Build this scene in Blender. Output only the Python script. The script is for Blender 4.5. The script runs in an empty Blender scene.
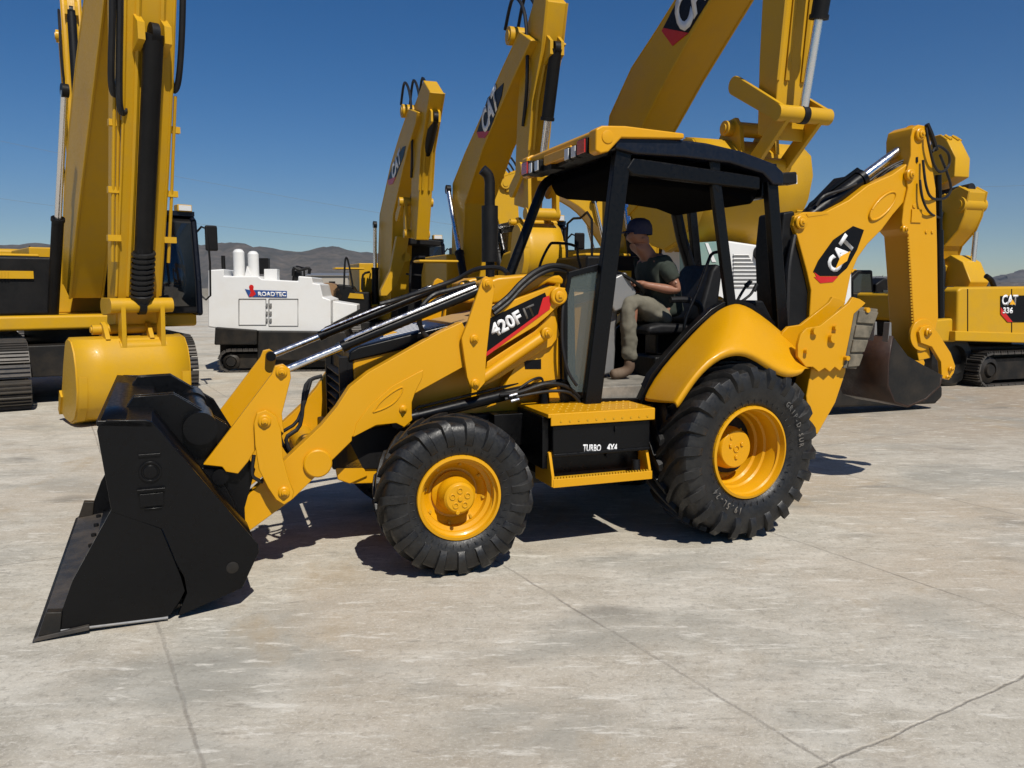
import bpy, bmesh, math, random
from mathutils import Vector, Matrix
random.seed(7)
R = math.radians
SC = bpy.context.scene
COL = SC.collection
# ------------------------------------------------------------------ camera
FPX, HCAM, PITCH = 800.0, 1.855, R(6.85)
cam_d = bpy.data.cameras.new('camera'); cam = bpy.data.objects.new('camera', cam_d); COL.objects.link(cam)
cam.location = (0, 0, HCAM); cam.rotation_euler = (R(90) - PITCH, 0, 0)
cam_d.sensor_width = 36; cam_d.lens = FPX / 1024 * 36; cam_d.clip_start = .1; cam_d.clip_end = 30000
SC.camera = cam
# ------------------------------------------------------------------ light
SUN = Vector((0.36, -0.741, 1.0)).normalized()      # towards the sun
EL = math.asin(SUN.z); AZ = math.atan2(SUN.x, SUN.y)
w = bpy.data.worlds.new('World'); SC.world = w; w.use_nodes = True
nt = w.node_tree; bg = nt.nodes['Background']; sky = nt.nodes.new('ShaderNodeTexSky')
sky.sky_type = 'NISHITA'; sky.sun_disc = False; sky.sun_elevation = EL; sky.sun_rotation = AZ
sky.air_density = 1.1; sky.dust_density = 0.15; sky.ozone_density = 4.0; sky.altitude = 1900
hs = nt.nodes.new('ShaderNodeHueSaturation'); hs.inputs['Saturation'].default_value = 1.38; hs.inputs['Value'].default_value = 1.0; hs.inputs['Hue'].default_value = .505; nt.links.new(sky.outputs[0], hs.inputs['Color']); nt.links.new(hs.outputs[0], bg.inputs[0]); bg.inputs[1].default_value = 0.066
sl = bpy.data.lights.new('sun', 'SUN'); so = bpy.data.objects.new('sun', sl); COL.objects.link(so)
sl.energy = 5.0; sl.angle = R(.53); sl.color = (1, .95, .86)
so.rotation_euler = SUN.to_track_quat('Z', 'Y').to_euler()
SC.view_settings.view_transform = 'Standard'; SC.view_settings.look = 'None'
SC.view_settings.exposure = 0.0; SC.view_settings.gamma = 1
# ------------------------------------------------------------------ materials
def newmat(name):
    m = bpy.data.materials.new(name); m.use_nodes = True
    n = m.node_tree; p = n.nodes['Principled BSDF']; return m, n, p
def noise(n, scale, detail=4, rough=.6, vec=None, dist=0):
    t = n.nodes.new('ShaderNodeTexNoise'); t.inputs['Scale'].default_value = scale
    t.inputs['Detail'].default_value = detail; t.inputs['Roughness'].default_value = rough
    t.inputs['Distortion'].default_value = dist
    if vec: n.links.new(vec, t.inputs['Vector'])
    return t
def ramp(n, src, stops):
    r = n.nodes.new('ShaderNodeValToRGB'); n.links.new(src, r.inputs[0])
    e = r.color_ramp.elements
    while len(e) < len(stops): e.new(.5)
    for k, (pos, c) in enumerate(stops):
        e[k].position = pos; e[k].color = (c, c, c, 1) if not isinstance(c, tuple) else (*c, 1)
    return r
def mixc(n, fac, a, b, mode='MIX'):
    x = n.nodes.new('ShaderNodeMix'); x.data_type = 'RGBA'; x.blend_type = mode
    for s, v in ((x.inputs[0], fac), (x.inputs[6], a), (x.inputs[7], b)):
        if isinstance(v, (int, float)): s.default_value = v
        elif isinstance(v, tuple): s.default_value = (*v, 1)
        else: n.links.new(v, s)
    return x.outputs[2]
def bump(n, p, h, strength, dist):
    b = n.nodes.new('ShaderNodeBump'); b.inputs['Strength'].default_value = strength
    b.inputs['Distance'].default_value = dist; n.links.new(h, b.inputs['Height']); n.links.new(b.outputs[0], p.inputs['Normal'])
def paint(name, col, rough=.35, dust=.25, dustcol=(.33, .27, .2), coat=0, metal=0, bs=.15, spec=.35):
    m, n, p = newmat(name)
    tc = n.nodes.new('ShaderNodeTexCoord').outputs['Object']
    a = noise(n, 3.1, 6, .65, tc); b = noise(n, 38, 4, .6, tc)
    f = ramp(n, a.outputs[0], [(.42, 0.0), (.75, 1.0)])
    mm = n.nodes.new('ShaderNodeMath'); mm.operation = 'MULTIPLY'
    n.links.new(f.outputs[0], mm.inputs[0]); mm.inputs[1].default_value = dust
    c2 = tuple(x * .86 for x in col)
    v = mixc(n, a.outputs[0], c2, col)
    n.links.new(mixc(n, mm.outputs[0], v, dustcol), p.inputs['Base Color'])
    rr = ramp(n, b.outputs[0], [(.3, max(0, rough - .08)), (.75, min(1, rough + .16))])
    n.links.new(rr.outputs[0], p.inputs['Roughness'])
    p.inputs['Coat Weight'].default_value = coat; p.inputs['Coat Roughness'].default_value = .12
    p.inputs['Metallic'].default_value = metal; p.inputs['Specular IOR Level'].default_value = spec
    bump(n, p, b.outputs[0], bs, .002)
    return m
Y = paint('yellow_paint', (.65, .312, .002), .36, .10, (.34, .21, .05), .08, bs=.06, spec=.35)
YF = paint('weathered_yellow_paint', (.58, .32, .008), .42, .32, (.30, .19, .055), .03, spec=.3)
BK = paint('gloss_black_paint', (.0025, .0025, .003), .33, .08, (.012, .012, .012), .05, spec=.22, bs=.04)
BM = paint('matt_black_paint', (.0045, .0045, .005), .5, .25, (.025, .022, .02), 0, spec=.25)
BD = paint('dirty_black_steel', (.010, .0095, .009), .5, .45, (.06, .045, .03), 0, spec=.3)
NV = paint('navy_black_paint', (.003, .005, .012), .35, .1, (.02, .02, .025), .1, spec=.3)
GR = paint('grey_metal', (.25, .25, .25), .4, .3, coat=0, metal=.4)
CH = paint('chrome', (.85, .85, .87), .22, .05, coat=0, metal=1, bs=0)
HO = paint('hose_rubber', (.008, .008, .009), .5, .25, (.05, .045, .04), 0)
WH = paint('white_paint', (.74, .74, .73), .45, .3, (.5, .46, .4), .1)
WD = paint('white_lettering', (.8, .8, .8), .5, .05)
BLK = paint('decal_black', (.003, .003, .004), .4, .0, spec=.2, bs=0)
RD = paint('decal_red', (.55, .015, .015), .35, .05)
TRI = paint('decal_gold', (.85, .42, .02), .4, .0)
BL = paint('decal_blue', (.02, .07, .25), .4, .05)
BLH = paint('hood_blue_sticker', (.012, .03, .08), .5, .3, (.1, .1, .1), 0)
TL = paint('lamp_red_lens', (.5, .03, .02), .15, .05, coat=1)
LL = paint('lamp_clear_lens', (.65, .65, .65), .12, .1, coat=1)
SEAT = paint('seat_vinyl', (.007, .007, .008), .5, .2, (.04, .04, .04), 0, spec=.25)
FLR = paint('dusty_rubber_mat', (.16, .15, .13), .8, .8, (.4, .37, .32), 0, bs=1)
PAD = paint('worn_rubber_pad', (.07, .065, .05), .9, .9, (.28, .235, .17), 0, bs=1)
WST = paint('worn_steel', (.035, .033, .032), .55, .7, (.13, .10, .07), 0, bs=1)
TRK = paint('track_steel', (.09, .085, .08), .42, .5, (.17, .14, .11), 0, metal=.5)
GRN = paint('green_hose_guard', (.02, .25, .18), .4, .1)
BRN = paint('brown_primer', (.30, .17, .08), .6, .3)
SKIN = paint('skin', (.28, .13, .08), .5, .0, coat=0)
SHIRT = paint('olive_shirt', (.028, .036, .028), .9, .1, coat=0)
SHIRT_SUNLIT = paint('sunlit_shirt_side', (.30, .32, .27), .9, .2, coat=0)  # lighter copy of the olive shirt, sunlight put into its colour; not assigned
PANTS = paint('khaki_trousers', (.13, .12, .09), .9, .8, (.24, .22, .17), coat=0)
BOOT = paint('tan_boots', (.10, .062, .04), .8, .4, coat=0)
LIN = paint('black_headliner', (.003, .003, .0035), .95, .0, spec=.02)
CAP = paint('navy_cap', (.012, .015, .05), .8, .1, coat=0)
CANV = paint('dark_fabric', (.03, .03, .03), .8, .2, coat=0)
TER = paint('pale_green_panel', (.18, .30, .27), .5, .3, coat=.3)
def glass(name, col, alpha):
    m, n, p = newmat(name)
    p.inputs['Base Color'].default_value = (*col, 1); p.inputs['Roughness'].default_value = .04
    p.inputs['Alpha'].default_value = alpha; p.inputs['Specular IOR Level'].default_value = .9
    nz = noise(n, 2.5, 3, .5); rr = ramp(n, nz.outputs[0], [(.3, .03), (.8, .12)]); n.links.new(rr.outputs[0], p.inputs['Roughness'])
    return m
GLD = glass('dark_cab_glass', (.012, .018, .025), .93)
GLC = glass('clear_glass', (.10, .13, .13), .35)
def tyre_mat():
    m, n, p = newmat('tyre_rubber')
    tc = n.nodes.new('ShaderNodeTexCoord').outputs['Object']
    a = noise(n, 7, 8, .75, tc); b = noise(n, 60, 4, .6, tc)
    c = mixc(n, ramp(n, a.outputs[0], [(.40, 0.), (.72, 1.)]).outputs[0], (.003, .003, .0035), (.019, .018, .0165))
    n.links.new(c, p.inputs['Base Color'])
    n.links.new(ramp(n, b.outputs[0], [(.3, .33), (.7, .62)]).outputs[0], p.inputs['Roughness'])
    p.inputs['Specular IOR Level'].default_value = .5
    bump(n, p, b.outputs[0], .5, .003); return m
TY = tyre_mat()
def ground_mat():
    m, n, p = newmat('worn_concrete')
    pos = n.nodes.new('ShaderNodeNewGeometry').outputs['Position']
    L = n.links.new
    def mp(rot, sc):
        q = n.nodes.new('ShaderNodeMapping'); L(pos, q.inputs[0]); q.inputs['Rotation'].default_value = (0, 0, rot); q.inputs['Scale'].default_value = sc
        return q.outputs[0]
    def math2(op, a, b=None, c=None):
        q = n.nodes.new('ShaderNodeMath'); q.operation = op
        for i, v in enumerate((a, b, c)):
            if v is None: continue
            if isinstance(v, (int, float)): q.inputs[i].default_value = v
            else: L(v, q.inputs[i])
        return q.outputs[0]
    big = noise(n, .45, 6, .6, pos, .6); mid = noise(n, 2.6, 8, .72, pos, .4); fine = noise(n, 22, 8, .75, pos)
    grit = noise(n, 140, 3, .7, pos)
    streak = noise(n, 1.3, 8, .72, mp(R(-22), (1, 3.2, 1)), 1.2)
    streak2 = noise(n, 1.6, 7, .7, mp(R(60), (1, 2.6, 1)), 1.0)
    base = mixc(n, ramp(n, mid.outputs[0], [(.36, 0.), (.64, 1.)]).outputs[0], (.375, .345, .285), (.50, .465, .395))
    base = mixc(n, ramp(n, streak.outputs[0], [(.44, 0.), (.72, .75)]).outputs[0], base, (.62, .59, .52))
    base = mixc(n, ramp(n, streak2.outputs[0], [(.5, 0.), (.78, .55)]).outputs[0], base, (.29, .262, .215))
    base = mixc(n, ramp(n, fine.outputs[0], [(.38, .5), (.48, 0.)]).outputs[0], base, (.22, .20, .17))
    base = mixc(n, ramp(n, big.outputs[0], [(.44, 0.), (.68, .85)]).outputs[0], base, (.40, .33, .245))
    base = mixc(n, ramp(n, noise(n, 60, 6, .8, pos).outputs[0], [(.52, 0.), (.64, .5)]).outputs[0], base, (.70, .66, .59))
    vor = n.nodes.new('ShaderNodeTexVoronoi'); L(pos, vor.inputs['Vector']); vor.inputs['Scale'].default_value = 3.1; vor.inputs['Randomness'].default_value = 1; vr = ramp(n, vor.outputs['Distance'], [(.008, .35), (.03, 0.)])
    base = mixc(n, vr.outputs[0], base, (.14, .12, .10))
    # distance: farther ground is browner bare earth
    sx = n.nodes.new('ShaderNodeSeparateXYZ'); L(pos, sx.inputs[0])
    far = n.nodes.new('ShaderNodeMapRange'); L(sx.outputs['Y'], far.inputs[0]); far.inputs[1].default_value = 7; far.inputs[2].default_value = 13
    fx = n.nodes.new('ShaderNodeMapRange'); L(sx.outputs['X'], fx.inputs[0]); fx.inputs[1].default_value = 1.5; fx.inputs[2].default_value = 4.5
    ff = math2('MULTIPLY', math2('MULTIPLY', far.outputs[0], fx.outputs[0]), .75)
    base = mixc(n, ff, base, mixc(n, streak.outputs[0], (.19, .145, .10), (.36, .29, .215)))
    fland = n.nodes.new('ShaderNodeMapRange'); L(sx.outputs['Y'], fland.inputs[0]); fland.inputs[1].default_value = 60; fland.inputs[2].default_value = 200
    base = mixc(n, fland.outputs[0], base, (.20, .17, .12))
    # dark stains
    st = ramp(n, noise(n, .9, 3, .4, mp(R(30), (1, 2.4, 1)), .2).outputs[0], [(.62, 0.), (.74, .55)])
    base = mixc(n, st.outputs[0], base, (.13, .125, .11))
    st2 = ramp(n, noise(n, .55, 5, .55, mp(R(15), (1, 1.8, 1)), .6).outputs[0], [(.52, 0.), (.66, .6)])
    base = mixc(n, st2.outputs[0], base, (.27, .265, .235))
    st3 = ramp(n, noise(n, .8, 5, .6, mp(R(110), (1.3, 1, 1)), .3).outputs[0], [(.60, 0.), (.72, .55)])
    base = mixc(n, st3.outputs[0], base, (.36, .27, .16))
    sc = ramp(n, noise(n, 3.2, 9, .78, mp(R(-28), (1, 4.5, 1)), .3).outputs[0], [(.55, 0.), (.63, .75)])
    base = mixc(n, sc.outputs[0], base, (.66, .63, .56))
    sd = ramp(n, noise(n, 4.1, 9, .78, mp(R(-30), (1, 3.5, 1)), .3).outputs[0], [(.57, 0.), (.66, .6)])
    base = mixc(n, sd.outputs[0], base, (.21, .19, .16))
    # slab joints: grid turned 30 degrees
    wob = math2('MULTIPLY', math2('SUBTRACT', mid.outputs[0], .5), .055)
    def coord(ax, ay): return math2('ADD', math2('ADD', math2('MULTIPLY', sx.outputs['X'], ax), math2('MULTIPLY', sx.outputs['Y'], ay)), wob)
    def joint(v, off, per):
        q = math2('ABSOLUTE', math2('SUBTRACT', math2('FRACT', math2('ADD', math2('DIVIDE', math2('SUBTRACT', v, off), per), .5)), .5))
        return math2('MULTIPLY', q, per)
    d = math2('MINIMUM', joint(coord(.866, .5), .42, 2.13), joint(coord(.5, -.866), -1.93, 4.3))
    jr = n.nodes.new('ShaderNodeMapRange'); L(d, jr.inputs[0]); jr.inputs[1].default_value = .002; jr.inputs[2].default_value = .011
    jr.inputs[3].default_value = 1; jr.inputs[4].default_value = 0
    jf = math2('MULTIPLY', jr.outputs[0], ramp(n, mid.outputs[0], [(.38, .15), (.60, .6)]).outputs[0])
    base = mixc(n, jf, base, (.15, .13, .11))
    L(base, p.inputs['Base Color']); p.inputs['Roughness'].default_value = .85; p.inputs['Specular IOR Level'].default_value = .25
    hh = math2('ADD', math2('MULTIPLY', fine.outputs[0], .8), math2('ADD', math2('MULTIPLY', grit.outputs[0], .25), math2('MULTIPLY', mid.outputs[0], 1.5)))
    hh = math2('SUBTRACT', hh, math2('MULTIPLY', jr.outputs[0], .8))
    bump(n, p, hh, .55, .012)
    return m
def hill_mat():
    m, n, p = newmat('dry_hillside')
    pos = n.nodes.new('ShaderNodeNewGeometry').outputs['Position']
    a = noise(n, .006, 8, .65, pos); b = noise(n, .03, 8, .7, pos)
    c = mixc(n, ramp(n, a.outputs[0], [(.35, 0.), (.65, 1.)]).outputs[0], (.060, .062, .062), (.135, .115, .10))
    c = mixc(n, ramp(n, b.outputs[0], [(.45, 0.), (.6, .6)]).outputs[0], c, (.045, .05, .045))
    n.links.new(c, p.inputs['Base Color']); p.inputs['Roughness'].default_value = 1; p.inputs['Specular IOR Level'].default_value = 0
    return m
# ------------------------------------------------------------------ mesh builder
class MB:
    def __init__(s): s.v = []; s.f = []
    def add(s, vs, fs, M=None):
        o = len(s.v); s.v += [tuple((M @ Vector(v)) if M else v) for v in vs]; s.f += [tuple(o + i for i in f) for f in fs]; return s
    def box(s, c, d, rot=None):
        x, y, z = (k / 2 for k in d)
        vs = [(a * x, b * y, e * z) for a in (-1, 1) for b in (-1, 1) for e in (-1, 1)]
        fs = [(0, 1, 3, 2), (4, 6, 7, 5), (0, 4, 5, 1), (2, 3, 7, 6), (0, 2, 6, 4), (1, 5, 7, 3)]
        M = Matrix.Translation(c)
        if rot: M = M @ Matrix.Rotation(rot[1], 4, rot[0])
        return s.add(vs, fs, M)
    def bb(s, x0, x1, y0, y1, z0, z1): return s.box(((x0 + x1) / 2, (y0 + y1) / 2, (z0 + z1) / 2), (abs(x1 - x0), abs(y1 - y0), abs(z1 - z0)))
    def prism(s, poly, y0, y1):                       # (x,z) outline swept along y
        n = len(poly); vs = [(a, y0, b) for a, b in poly] + [(a, y1, b) for a, b in poly]
        return s.add(vs, [tuple(range(n)), tuple(range(2 * n - 1, n - 1, -1))] + [(i, n + i, n + (i + 1) % n, (i + 1) % n) for i in range(n)])
    def prismx(s, poly, x0, x1):                      # (y,z) outline swept along x
        n = len(poly); vs = [(x0, a, b) for a, b in poly] + [(x1, a, b) for a, b in poly]
        return s.add(vs, [tuple(range(n)), tuple(range(2 * n - 1, n - 1, -1))] + [(i, n + i, n + (i + 1) % n, (i + 1) % n) for i in range(n)])
    def frame(s, d):
        d = Vector(d).normalized(); a = Vector((0, 1, 0)) if abs(d.y) < .9 else Vector((1, 0, 0))
        u = d.cross(a).normalized(); return u, d.cross(u).normalized()
    def cyl(s, p0, p1, r0, r1=None, seg=20):
        r1 = r0 if r1 is None else r1; p0, p1 = Vector(p0), Vector(p1); u, v = s.frame(p1 - p0)
        vs = []
        for p, r in ((p0, r0), (p1, r1)):
            vs += [tuple(p + (u * math.cos(t * 2 * math.pi / seg) + v * math.sin(t * 2 * math.pi / seg)) * r) for t in range(seg)]
        return s.add(vs, [tuple(range(seg)), tuple(range(2 * seg - 1, seg - 1, -1))] + [(i, seg + i, seg + (i + 1) % seg, (i + 1) % seg) for i in range(seg)])
    def tube(s, pts, r, seg=8, smooth=4):
        P = [Vector(p) for p in pts]
        if smooth and len(P) > 2:
            Q = []
            for i in range(len(P) - 1):
                a, b, c, d = P[max(i - 1, 0)], P[i], P[i + 1], P[min(i + 2, len(P) - 1)]
                for k in range(smooth):
                    t = k / smooth
                    Q.append(.5 * ((2 * b) + (c - a) * t + (2 * a - 5 * b + 4 * c - d) * t * t + (3 * b - a - 3 * c + d) * t ** 3))
            P = Q + [P[-1]]
        n = len(P); vs = []; pu = None
        for i, p in enumerate(P):
            d = (P[min(i + 1, n - 1)] - P[max(i - 1, 0)]).normalized()
            if pu is None: u, v = s.frame(d)
            else: u = (pu - d * pu.dot(d)).normalized(); v = d.cross(u)
            pu = u; rr = r[min(i, len(r) - 1)] if isinstance(r, (list, tuple)) else r
            vs += [tuple(p + (u * math.cos(t * 2 * math.pi / seg) + v * math.sin(t * 2 * math.pi / seg)) * rr) for t in range(seg)]
        fs = [tuple(range(seg)), tuple(range(n * seg - 1, (n - 1) * seg - 1, -1))]
        for i in range(n - 1):
            fs += [(i * seg + k, (i + 1) * seg + k, (i + 1) * seg + (k + 1) % seg, i * seg + (k + 1) % seg) for k in range(seg)]
        return s.add(vs, fs)
    def lathe(s, prof, c, seg=48):                    # profile (radius, y) turned about the y axis at c=(x,y,z)
        n = len(prof); vs = []
        for k in range(seg):
            t = 2 * math.pi * k / seg
            vs += [(c[0] + r * math.cos(t), c[1] + y, c[2] + r * math.sin(t)) for r, y in prof]
        fs = [(k * n + i, k * n + i + 1, ((k + 1) % seg) * n + i + 1, ((k + 1) % seg) * n + i) for k in range(seg) for i in range(n - 1)]
        return s.add(vs, fs)
    def grid(s, rows, thick=None, close=False):       # rows of equal-length point lists; optional thickness by normals
        n = len(rows[0]); m = len(rows)
        P = [[Vector(p) for p in r] for r in rows]
        vs = [tuple(p) for r in P for p in r]
        fs = [(i * n + j, i * n + j + 1, (i + 1) * n + j + 1, (i + 1) * n + j) for i in range(m - 1) for j in range(n - 1)]
        return s.add(vs, fs)
    def pieces(s):
        par = list(range(len(s.v)))
        def fd(i):
            while par[i] != i: par[i] = par[par[i]]; i = par[i]
            return i
        for f in s.f:
            for k in f[1:]: par[fd(k)] = fd(f[0])
        out = {}
        for f in s.f: out.setdefault(fd(f[0]), []).append(f)
        return list(out.values())
    def split(s, name, mat, parent=None, **kw):        # one object per separate piece
        for fs in s.pieces():
            m = MB(); ix = {}
            for f in fs:
                for i in f:
                    if i not in ix: ix[i] = len(m.v); m.v.append(s.v[i])
            m.f = [tuple(ix[i] for i in f) for f in fs]; m.build(name, mat, parent, **kw)
    def build(s, name, mat, parent=None, bevel=0, ang=35, thick=0, loc=None, subs=0):
        me = bpy.data.meshes.new(name); me.from_pydata(s.v, [], s.f); me.validate(); 
        bm = bmesh.new(); bm.from_mesh(me); bmesh.ops.recalc_face_normals(bm, faces=bm.faces); bm.to_mesh(me); bm.free()
        me.materials.append(mat); o = bpy.data.objects.new(name, me); COL.objects.link(o)
        me.shade_smooth(); me.set_sharp_from_angle(angle=R(ang))
        if parent: o.parent = parent
        if loc: o.location = loc
        if thick:
            q = o.modifiers.new('t', 'SOLIDIFY'); q.thickness = thick; q.offset = 0
        if subs:
            q = o.modifiers.new('s', 'SUBSURF'); q.levels = subs; q.render_levels = subs
        if bevel:
            q = o.modifiers.new('b', 'BEVEL'); q.width = bevel; q.segments = 2; q.limit_method = 'ANGLE'; q.angle_limit = R(40); q.harden_normals = True
        return o
def tag(o, label=None, cat=None, group=None, kind=None):
    if label: o['label'] = label
    if cat: o['category'] = cat
    if group: o['group'] = group
    if kind: o['kind'] = kind
    return o
class Frame:                                          # a machine's own axes: X forward, Y its left, Z up
    def __init__(s, x, y, ang): s.o = Vector((x, y)); s.u = Vector((math.cos(ang), math.sin(ang))); s.n = Vector((-s.u.y, s.u.x)); s.ang = ang
    def empty(s, name):
        e = bpy.data.objects.new(name, None); COL.objects.link(e); e.location = (s.o.x, s.o.y, 0); e.rotation_euler = (0, 0, s.ang); e.empty_display_size = .3; return e
    def ray(s, px, py):
        a, b = (px - 512) / FPX, (384 - py) / FPX; c, q = math.cos(PITCH), math.sin(PITCH)
        return Vector((a, c + b * q, -q + b * c))
    def onY(s, px, py, y=0):
        d = s.ray(px, py); dd = Vector((d.x, d.y)); t = (y + s.n.dot(s.o)) / s.n.dot(dd)
        return ((dd * t - s.o).dot(s.u), HCAM + d.z * t)
    def onX(s, px, py, x=0):
        d = s.ray(px, py); dd = Vector((d.x, d.y)); t = (x + s.u.dot(s.o)) / s.u.dot(dd)
        return ((dd * t - s.o).dot(s.n), HCAM + d.z * t)
    def onZ(s, px, py, z=0):
        d = s.ray(px, py); t = (z - HCAM) / d.z; q = Vector((d.x, d.y)) * t - s.o
        return (q.dot(s.u), q.dot(s.n))
    def P3(s, px, py, y): a = s.onY(px, py, y); return (a[0], y, a[1])
def text_part(txt, mat, parent, origin, xdir, ydir, size, bold=.0, depth=.002, shear=0, name='lettering', sx=1.0, align='CENTER'):
    cu = bpy.data.curves.new('t', 'FONT'); cu.body = txt; cu.size = 1; cu.extrude = 0; cu.offset = bold; cu.shear = shear
    cu.align_x = align; cu.align_y = 'CENTER'; cu.resolution_u = 3
    to = bpy.data.objects.new('t', cu); COL.objects.link(to)
    dg = bpy.context.evaluated_depsgraph_get(); me = bpy.data.meshes.new_from_object(to.evaluated_get(dg))
    bpy.data.objects.remove(to); bpy.data.curves.remove(cu)
    xd = Vector(xdir).normalized(); yd = Vector(ydir); yd = (yd - xd * yd.dot(xd)).normalized(); zd = xd.cross(yd)
    M = Matrix(((xd.x, yd.x, zd.x), (xd.y, yd.y, zd.y), (xd.z, yd.z, zd.z))).to_4x4(); M.translation = Vector(origin)
    me.transform(M @ Matrix.Diagonal((size * sx, size, 1, 1)))
    me.materials.clear(); me.materials.append(mat); o = bpy.data.objects.new(name, me); COL.objects.link(o)
    if parent: o.parent = parent
    if depth:
        q = o.modifiers.new('t', 'SOLIDIFY'); q.thickness = depth; q.offset = 0
    return o
def circ(cx, cz, r, n=24, a0=0, a1=360): return [(cx + r * math.cos(R(a0 + (a1 - a0) * k / n)), cz + r * math.sin(R(a0 + (a1 - a0) * k / n))) for k in range(n + (a1 - a0 < 360))]
def strap(p, q, r0, r1=None, n=12):                   # capsule outline between two pins in (x,z)
    r1 = r1 or r0; a = math.degrees(math.atan2(q[1] - p[1], q[0] - p[0]))
    return circ(p[0], p[1], r0, n, a + 90, a + 270) + circ(q[0], q[1], r1, n, a - 90, a + 90)
def lerp(a, b, t): return tuple(x + (y - x) * t for x, y in zip(a, b))
def spring(m, p0, p1, r, turns, wr):
    p0, p1 = Vector(p0), Vector(p1); u, v = m.frame(p1 - p0); N = turns * 10
    m.tube([p0.lerp(p1, k / N) + (u * math.cos(k * math.pi / 5) + v * math.sin(k * math.pi / 5)) * r for k in range(N + 1)], wr, 5, 0)
# ------------------------------------------------------------------ ground and hills
def make_ground():
    m = MB(); S = 8000
    xs = [-S, -300, -40, 40, 300, S]; ys = [-250, -40, 0, 60, 400, 8400]
    m.grid([[(x, y, 0) for y in ys] for x in xs])
    tag(m.build('ground', ground_mat()), kind='structure')
make_ground()
def make_hills(name, pts, dist, depthm, mat, seed):
    rnd = random.Random(seed); rows = []; N = 160
    def ridge(px):
        for (a, b), (c, d) in zip(pts, pts[1:]):
            if a <= px <= c: t = (px - a) / (c - a); t = t * t * (3 - 2 * t); return b + (d - b) * t
        return pts[0][1] if px < pts[0][0] else pts[-1][1]
    for i in range(N + 1):
        px = pts[0][0] + (pts[-1][0] - pts[0][0]) * i / N
        x = (px - 512) / FPX * dist; top = max(2, (288 - ridge(px)) / FPX * (dist + depthm * .75))
        row = []
        for k in range(13):
            t = k / 12; z = top * math.sin(min(t / .75, 1) * math.pi / 2) ** 1.2 * (1 if t < .75 else 1 - (t - .75) * 2)
            g = math.sin(i * .9 + k * .8 + seed) * .04 + math.sin(i * .37 + seed * 2) * .03 + rnd.uniform(-.03, .03)
            row.append((x * (1 + t * depthm / dist), dist + t * depthm + rnd.uniform(-.02, .02) * depthm, z + top * g * math.sin(t * math.pi) - (3 if k == 0 else 0)))
        rows.append(row)
    m = MB(); m.grid(rows); tag(m.build(name, mat, ang=180), kind='structure')
HM = hill_mat()
make_hills('hills', [(-400, 262), (-200, 250), (0, 247), (120, 240), (215, 245), (260, 247), (292, 252), (330, 249), (380, 255), (440, 262), (520, 272), (620, 280), (740, 284)], 3000, 1400, HM, 3)
make_hills('hills', [(820, 284), (880, 276), (935, 277), (975, 281), (1000, 275), (1024, 270), (1100, 250), (1300, 240)], 5200, 2000, HM, 5)
make_hills('hills', [(840, 284), (900, 279), (960, 280), (1010, 282), (1060, 276), (1200, 270)], 2600, 800, HM, 9)
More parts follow.
